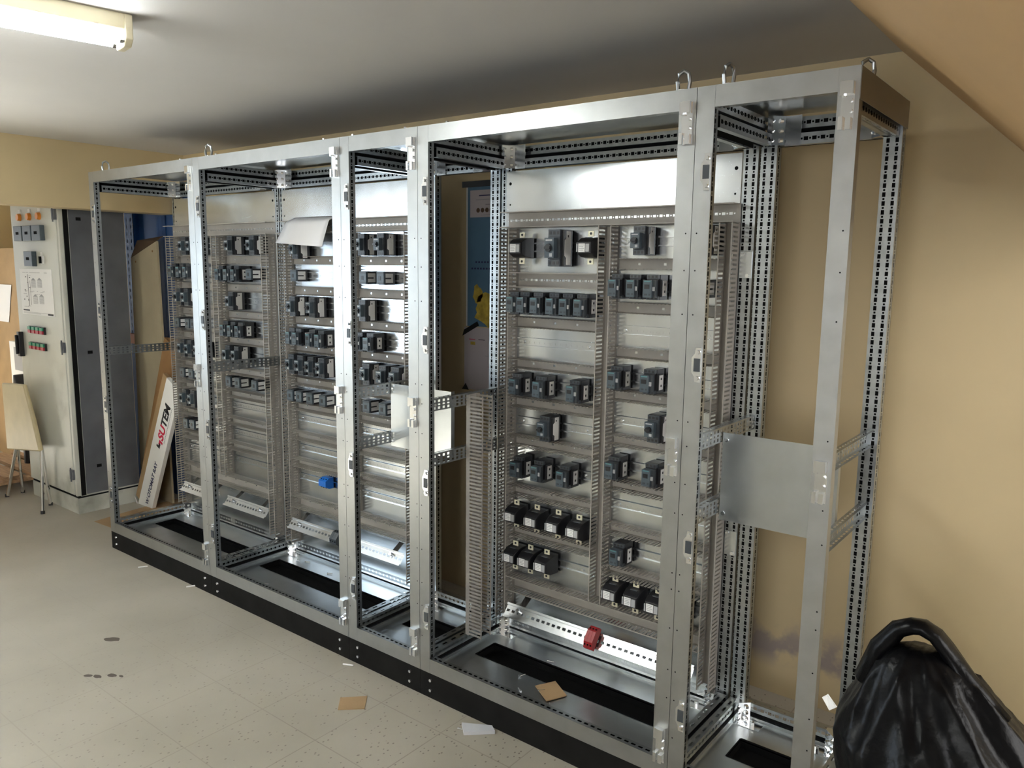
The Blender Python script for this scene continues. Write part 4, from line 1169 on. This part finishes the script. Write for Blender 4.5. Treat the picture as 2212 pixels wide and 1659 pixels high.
for kk, (a, b, c, d) in enumerate((((-0.445, 0.653), (0.1, 0.69), 0, 0),)):
    MB().box(-0.445, 0.1, -0.0036, -0.0026, 0.655, 0.683, 'tape').build('tape_strip', mp)
MB().prism([(-0.44, -0.05), (-0.43, -0.02), (-0.345, 0.025), (-0.335, 0.005)], 'y', -0.0046, -0.0036, 'tape').build('tape_strip', mp)
ws = thing('drawing_sheet', 'white sheet with small diagram on the wall below the blue map', 'paper', (2.36, YW - 0.001, 1.03))
dd = MB().box(-0.43, 0.42, -0.001, 0, 0, 0.305, 'legend')
for x0, x1, z0, z1, mt in ((-0.40, -0.36, 0.245, 0.248, 'redink'), (-0.34, -0.30, 0.245, 0.248, 'ink'), (-0.39, -0.36, 0.22, 0.235, 'yellow'), (-0.28, -0.278, 0.13, 0.24, 'greyink'), (-0.30, -0.28, 0.17, 0.172, 'greyink'), (-0.26, -0.235, 0.155, 0.175, 'boardback'), (-0.275, -0.2, 0.118, 0.120, 'redink'), (-0.18, -0.16, 0.15, 0.18, 'ink'), (-0.27, -0.255, 0.175, 0.19, 'ink'), (-0.21, -0.10, 0.246, 0.249, 'greyink')):
    dd.box(x0, x1, -0.0014, -0.001, z0, z1, mt)
dd.build('sheet', ws)
MB().prism([(-0.445, -0.004), (-0.40, -0.004), (-0.42, 0.028)], 'y', -0.0022, -0.0012, 'tape').build('tape_piece', ws)

# ------------------------------------------------------------------ black bin bag
bg = thing('bin_bag', 'large black plastic bag with a loop handle, beside the right-end cabinet', 'bag', (4.36, -0.16, 0))
rings = []
prof = [(0.0, 4.08, 4.86, 0.26), (0.06, 4.04, 4.92, 0.29), (0.2, 4.03, 4.90, 0.30), (0.34, 4.035, 4.78, 0.28), (0.45, 4.045, 4.66, 0.25), (0.53, 4.03, 4.555, 0.22), (0.59, 4.022, 4.475, 0.19), (0.63, 4.035, 4.435, 0.165), (0.67, 4.055, 4.395, 0.14), (0.71, 4.075, 4.355, 0.115), (0.745, 4.092, 4.32, 0.095), (0.775, 4.112, 4.285, 0.07), (0.797, 4.135, 4.25, 0.045), (0.803, 4.155, 4.22, 0.03)]
n = 144
def lerp(z):
    for q in range(len(prof) - 1):
        if prof[q][0] <= z <= prof[q + 1][0]:
            t = (z - prof[q][0]) / (prof[q + 1][0] - prof[q][0])
            return [prof[q][k] + t * (prof[q + 1][k] - prof[q][k]) for k in (1, 2, 3)]
    return prof[-1][1:]
ridge = lambda v: 1 - abs(math.sin(v)) * 2
for q in range(61):
    z = 0.803 * q / 60
    xl, xr, dy = lerp(z)
    r_ = []
    cx, hx = (xl + xr) / 2, (xr - xl) / 2
    tw = 0.6 * math.sin(6 * z)
    for k in range(n):
        a = 2 * PI * k / n
        f = 1 + 0.030 * ridge(3.0 * a + 4 * z + 0.5) + 0.034 * ridge(5.5 * a - 7 * z + 1 + tw) * (0.4 + z) + 0.018 * ridge(9 * a + 11 * z) + 0.022 * ridge(17 * z + 2.2 * math.sin(2 * a) + a) + 0.012 * ridge(31 * z - 3 * a)
        fl = 1 + (f - 1) * (1 - 0.75 * abs(math.cos(a)) ** 3)
        r_.append((cx + hx * fl * math.cos(a) - 4.36, dy * f * math.sin(a), z + 0.012 * ridge(4 * a + 6 * z) * (0.2 < z < 0.75)))
    rings.append(r_)
bo = MB().loft(rings, 'bag').build('bag_body', bg, smooth=True)
# handle loop: a flattened twisted band
hp = [(4.085, 0.690), (4.108, 0.775), (4.142, 0.832), (4.168, 0.850), (4.190, 0.853), (4.215, 0.838), (4.236, 0.812), (4.262, 0.780), (4.300, 0.735), (4.345, 0.685)]
hr = []
for i, (x, z) in enumerate(hp):
    a = hp[max(0, i - 1)]; b = hp[min(len(hp) - 1, i + 1)]
    d = Vector((b[0] - a[0], 0, b[1] - a[1])).normalized()
    nn = Vector((-d.z, 0, d.x))
    wd2 = (0.030, 0.024, 0.019, 0.017, 0.0165, 0.0165, 0.017, 0.019, 0.024, 0.03)[i]
    c = Vector((x - 4.36, 0.006 * math.sin(i * 1.3), z))
    hr.append([c + nn * wd2 * math.cos(t) * (1 + 0.12 * math.sin(3 * t + i)) + Vector((0, 0.030 * math.sin(t), 0)) for t in [2 * PI * k / 12 for k in range(12)]])
MB().loft(hr, 'bag').build('handle', bg, smooth=True)
MB().loft([[(-0.345, -0.10, 0.665), (-0.325, -0.11, 0.645), (-0.31, -0.115, 0.66), (-0.335, -0.10, 0.675)], [(-0.343, -0.098, 0.667), (-0.323, -0.108, 0.647), (-0.308, -0.113, 0.662), (-0.333, -0.098, 0.677)]], 'white').build('paper_scrap', bg)

# ------------------------------------------------------------------ scraps on the floor and in the cabinets
o = MB().prism([(2.269, -0.216), (2.326, -0.275), (2.397, -0.209), (2.34, -0.145)], 'z', 0, 0.003, 'card').build('cardboard_scrap')
tag(o, 'small square of brown cardboard on the floor tiles before the plinth', 'cardboard', 'cardboard scraps')
o = MB().prism([(2.905, 0.161), (2.997, 0.104), (3.032, 0.18), (2.944, 0.235)], 'z', 0.111, 0.114, 'card').build('cardboard_scrap')
tag(o, 'small square of brown cardboard on the base of the wide fourth cabinet', 'cardboard', 'cardboard scraps')
o = MB().prism([(2.745, -0.06), (2.79, -0.10), (2.87, -0.025), (2.84, -0.005)], 'z', 0, 0.012, 'clear').build('plastic_pouch')
tag(o, 'cloudy plastic pouch on the floor against the black plinth', 'pouch')
def screw(x, y, z, a, lab, L=0.022, g='loose screws'):
    t = thing('screw', lab, 'screw', (x, y, z + 0.0042), g, (0, 0, a))
    MB().cyl((0, 0, 0), (L, 0, 0), 0.0024, 'zinc', 8).build('shank', t)
    MB().cyl((-0.005, 0, 0), (0, 0, 0), 0.0042, 'zinc', 8).build('head', t)
    return t
ZP = 0.108
screw(2.755, -0.085, 0.0, 0.2, 'loose screw beside the cloudy plastic pouch on the floor', 0.03)
for (x, y, a, lab) in ((2.835, 0.345, 0.3, 'loose screw behind the cable slot of the wide fourth cabinet'),
                       (2.82, 0.185, 1.3, 'loose upright-looking screw at the front edge of the wide cable slot'),
                       (2.885, 0.100, 2.6, 'loose screw left of the cardboard square in the wide fourth cabinet'),
                       (2.935, 0.145, 0.9, 'loose screw touching the cardboard square in the wide fourth cabinet'),
                       (3.025, 0.085, 2.2, 'loose screw in front of the cardboard square in the wide fourth cabinet'),
                       (1.22, 0.375, 0.1, 'left one of two loose screws by the rear rail of the second cabinet'),
                       (1.27, 0.392, 0.5, 'right one of two loose screws by the rear rail of the second cabinet'),
                       (1.48, 0.365, 0.6, 'loose screw midway behind the slot of the second cabinet'),
                       (1.35, 0.09, 0.4, 'loose screw on the front of the second cabinet base')):
    screw(x, y, ZP, a, lab)
for (x, y, a, lab) in ((0.42, -0.06, 0.8, 'white scrap of wire on the floor before the leftmost cabinet'),
                       (0.86, -0.035, 0.9, 'white scrap of wire on the floor near the first plinth joint'),
                       (2.08, -0.045, 0.2, 'white scrap of wire on the floor under the narrow cabinet joint'),
                       (-0.15, -0.75, 0.1, 'tiny white scrap on the open floor at the left'),
                       (3.06, -0.20, 1.9, 'pale strip of plastic on the floor at the bottom edge')):
    o = MB().cyl((0, 0, 0.004), (0.045, 0.01, 0.004), 0.0035, 'white', 6).build('wire_scrap')
    o.location = (x, y, 0.0); o.rotation_euler = (0, 0, a)
    tag(o, lab, 'scrap', 'white scraps on the floor')
# dark stains trodden into the floor: flat blots lying on the tiles
M['stain'] = mat('floor_stain', (0.085, 0.07, 0.055), 0.7)
blots = [(1.135, -0.535, 0.035, 0.6), (1.44, -0.68, 0.022, 0.3), (1.405, -0.72, 0.02, 0.2), (1.475, -0.66, 0.012, 0.0), (1.37, -0.74, 0.018, 0.6), (0.22, -0.93, 0.02, 0.3), (0.12, -0.98, 0.012, 0.1), (0.30, -0.90, 0.016, 0.1), (1.02, -1.02, 0.014, 0.1), (1.05, -1.00, 0.010, 0.1), (1.28, -1.03, 0.012, 0.4), (0.95, -1.13, 0.012, 0.2)]
sb = MB()
for x, y, r_, a in blots:
    sb.poly([(x + r_ * (0.8 + 0.4 * random.random()) * math.cos(q * PI / 7) * math.cos(a) - 0.55 * r_ * math.sin(q * PI / 7) * math.sin(a), y + r_ * math.cos(q * PI / 7) * math.sin(a) + 0.55 * r_ * math.sin(q * PI / 7) * math.cos(a), 0.0006) for q in range(14)], 'stain')
tag(sb.build('floor_stain'), kind='structure')
bpy.context.view_layer.update()
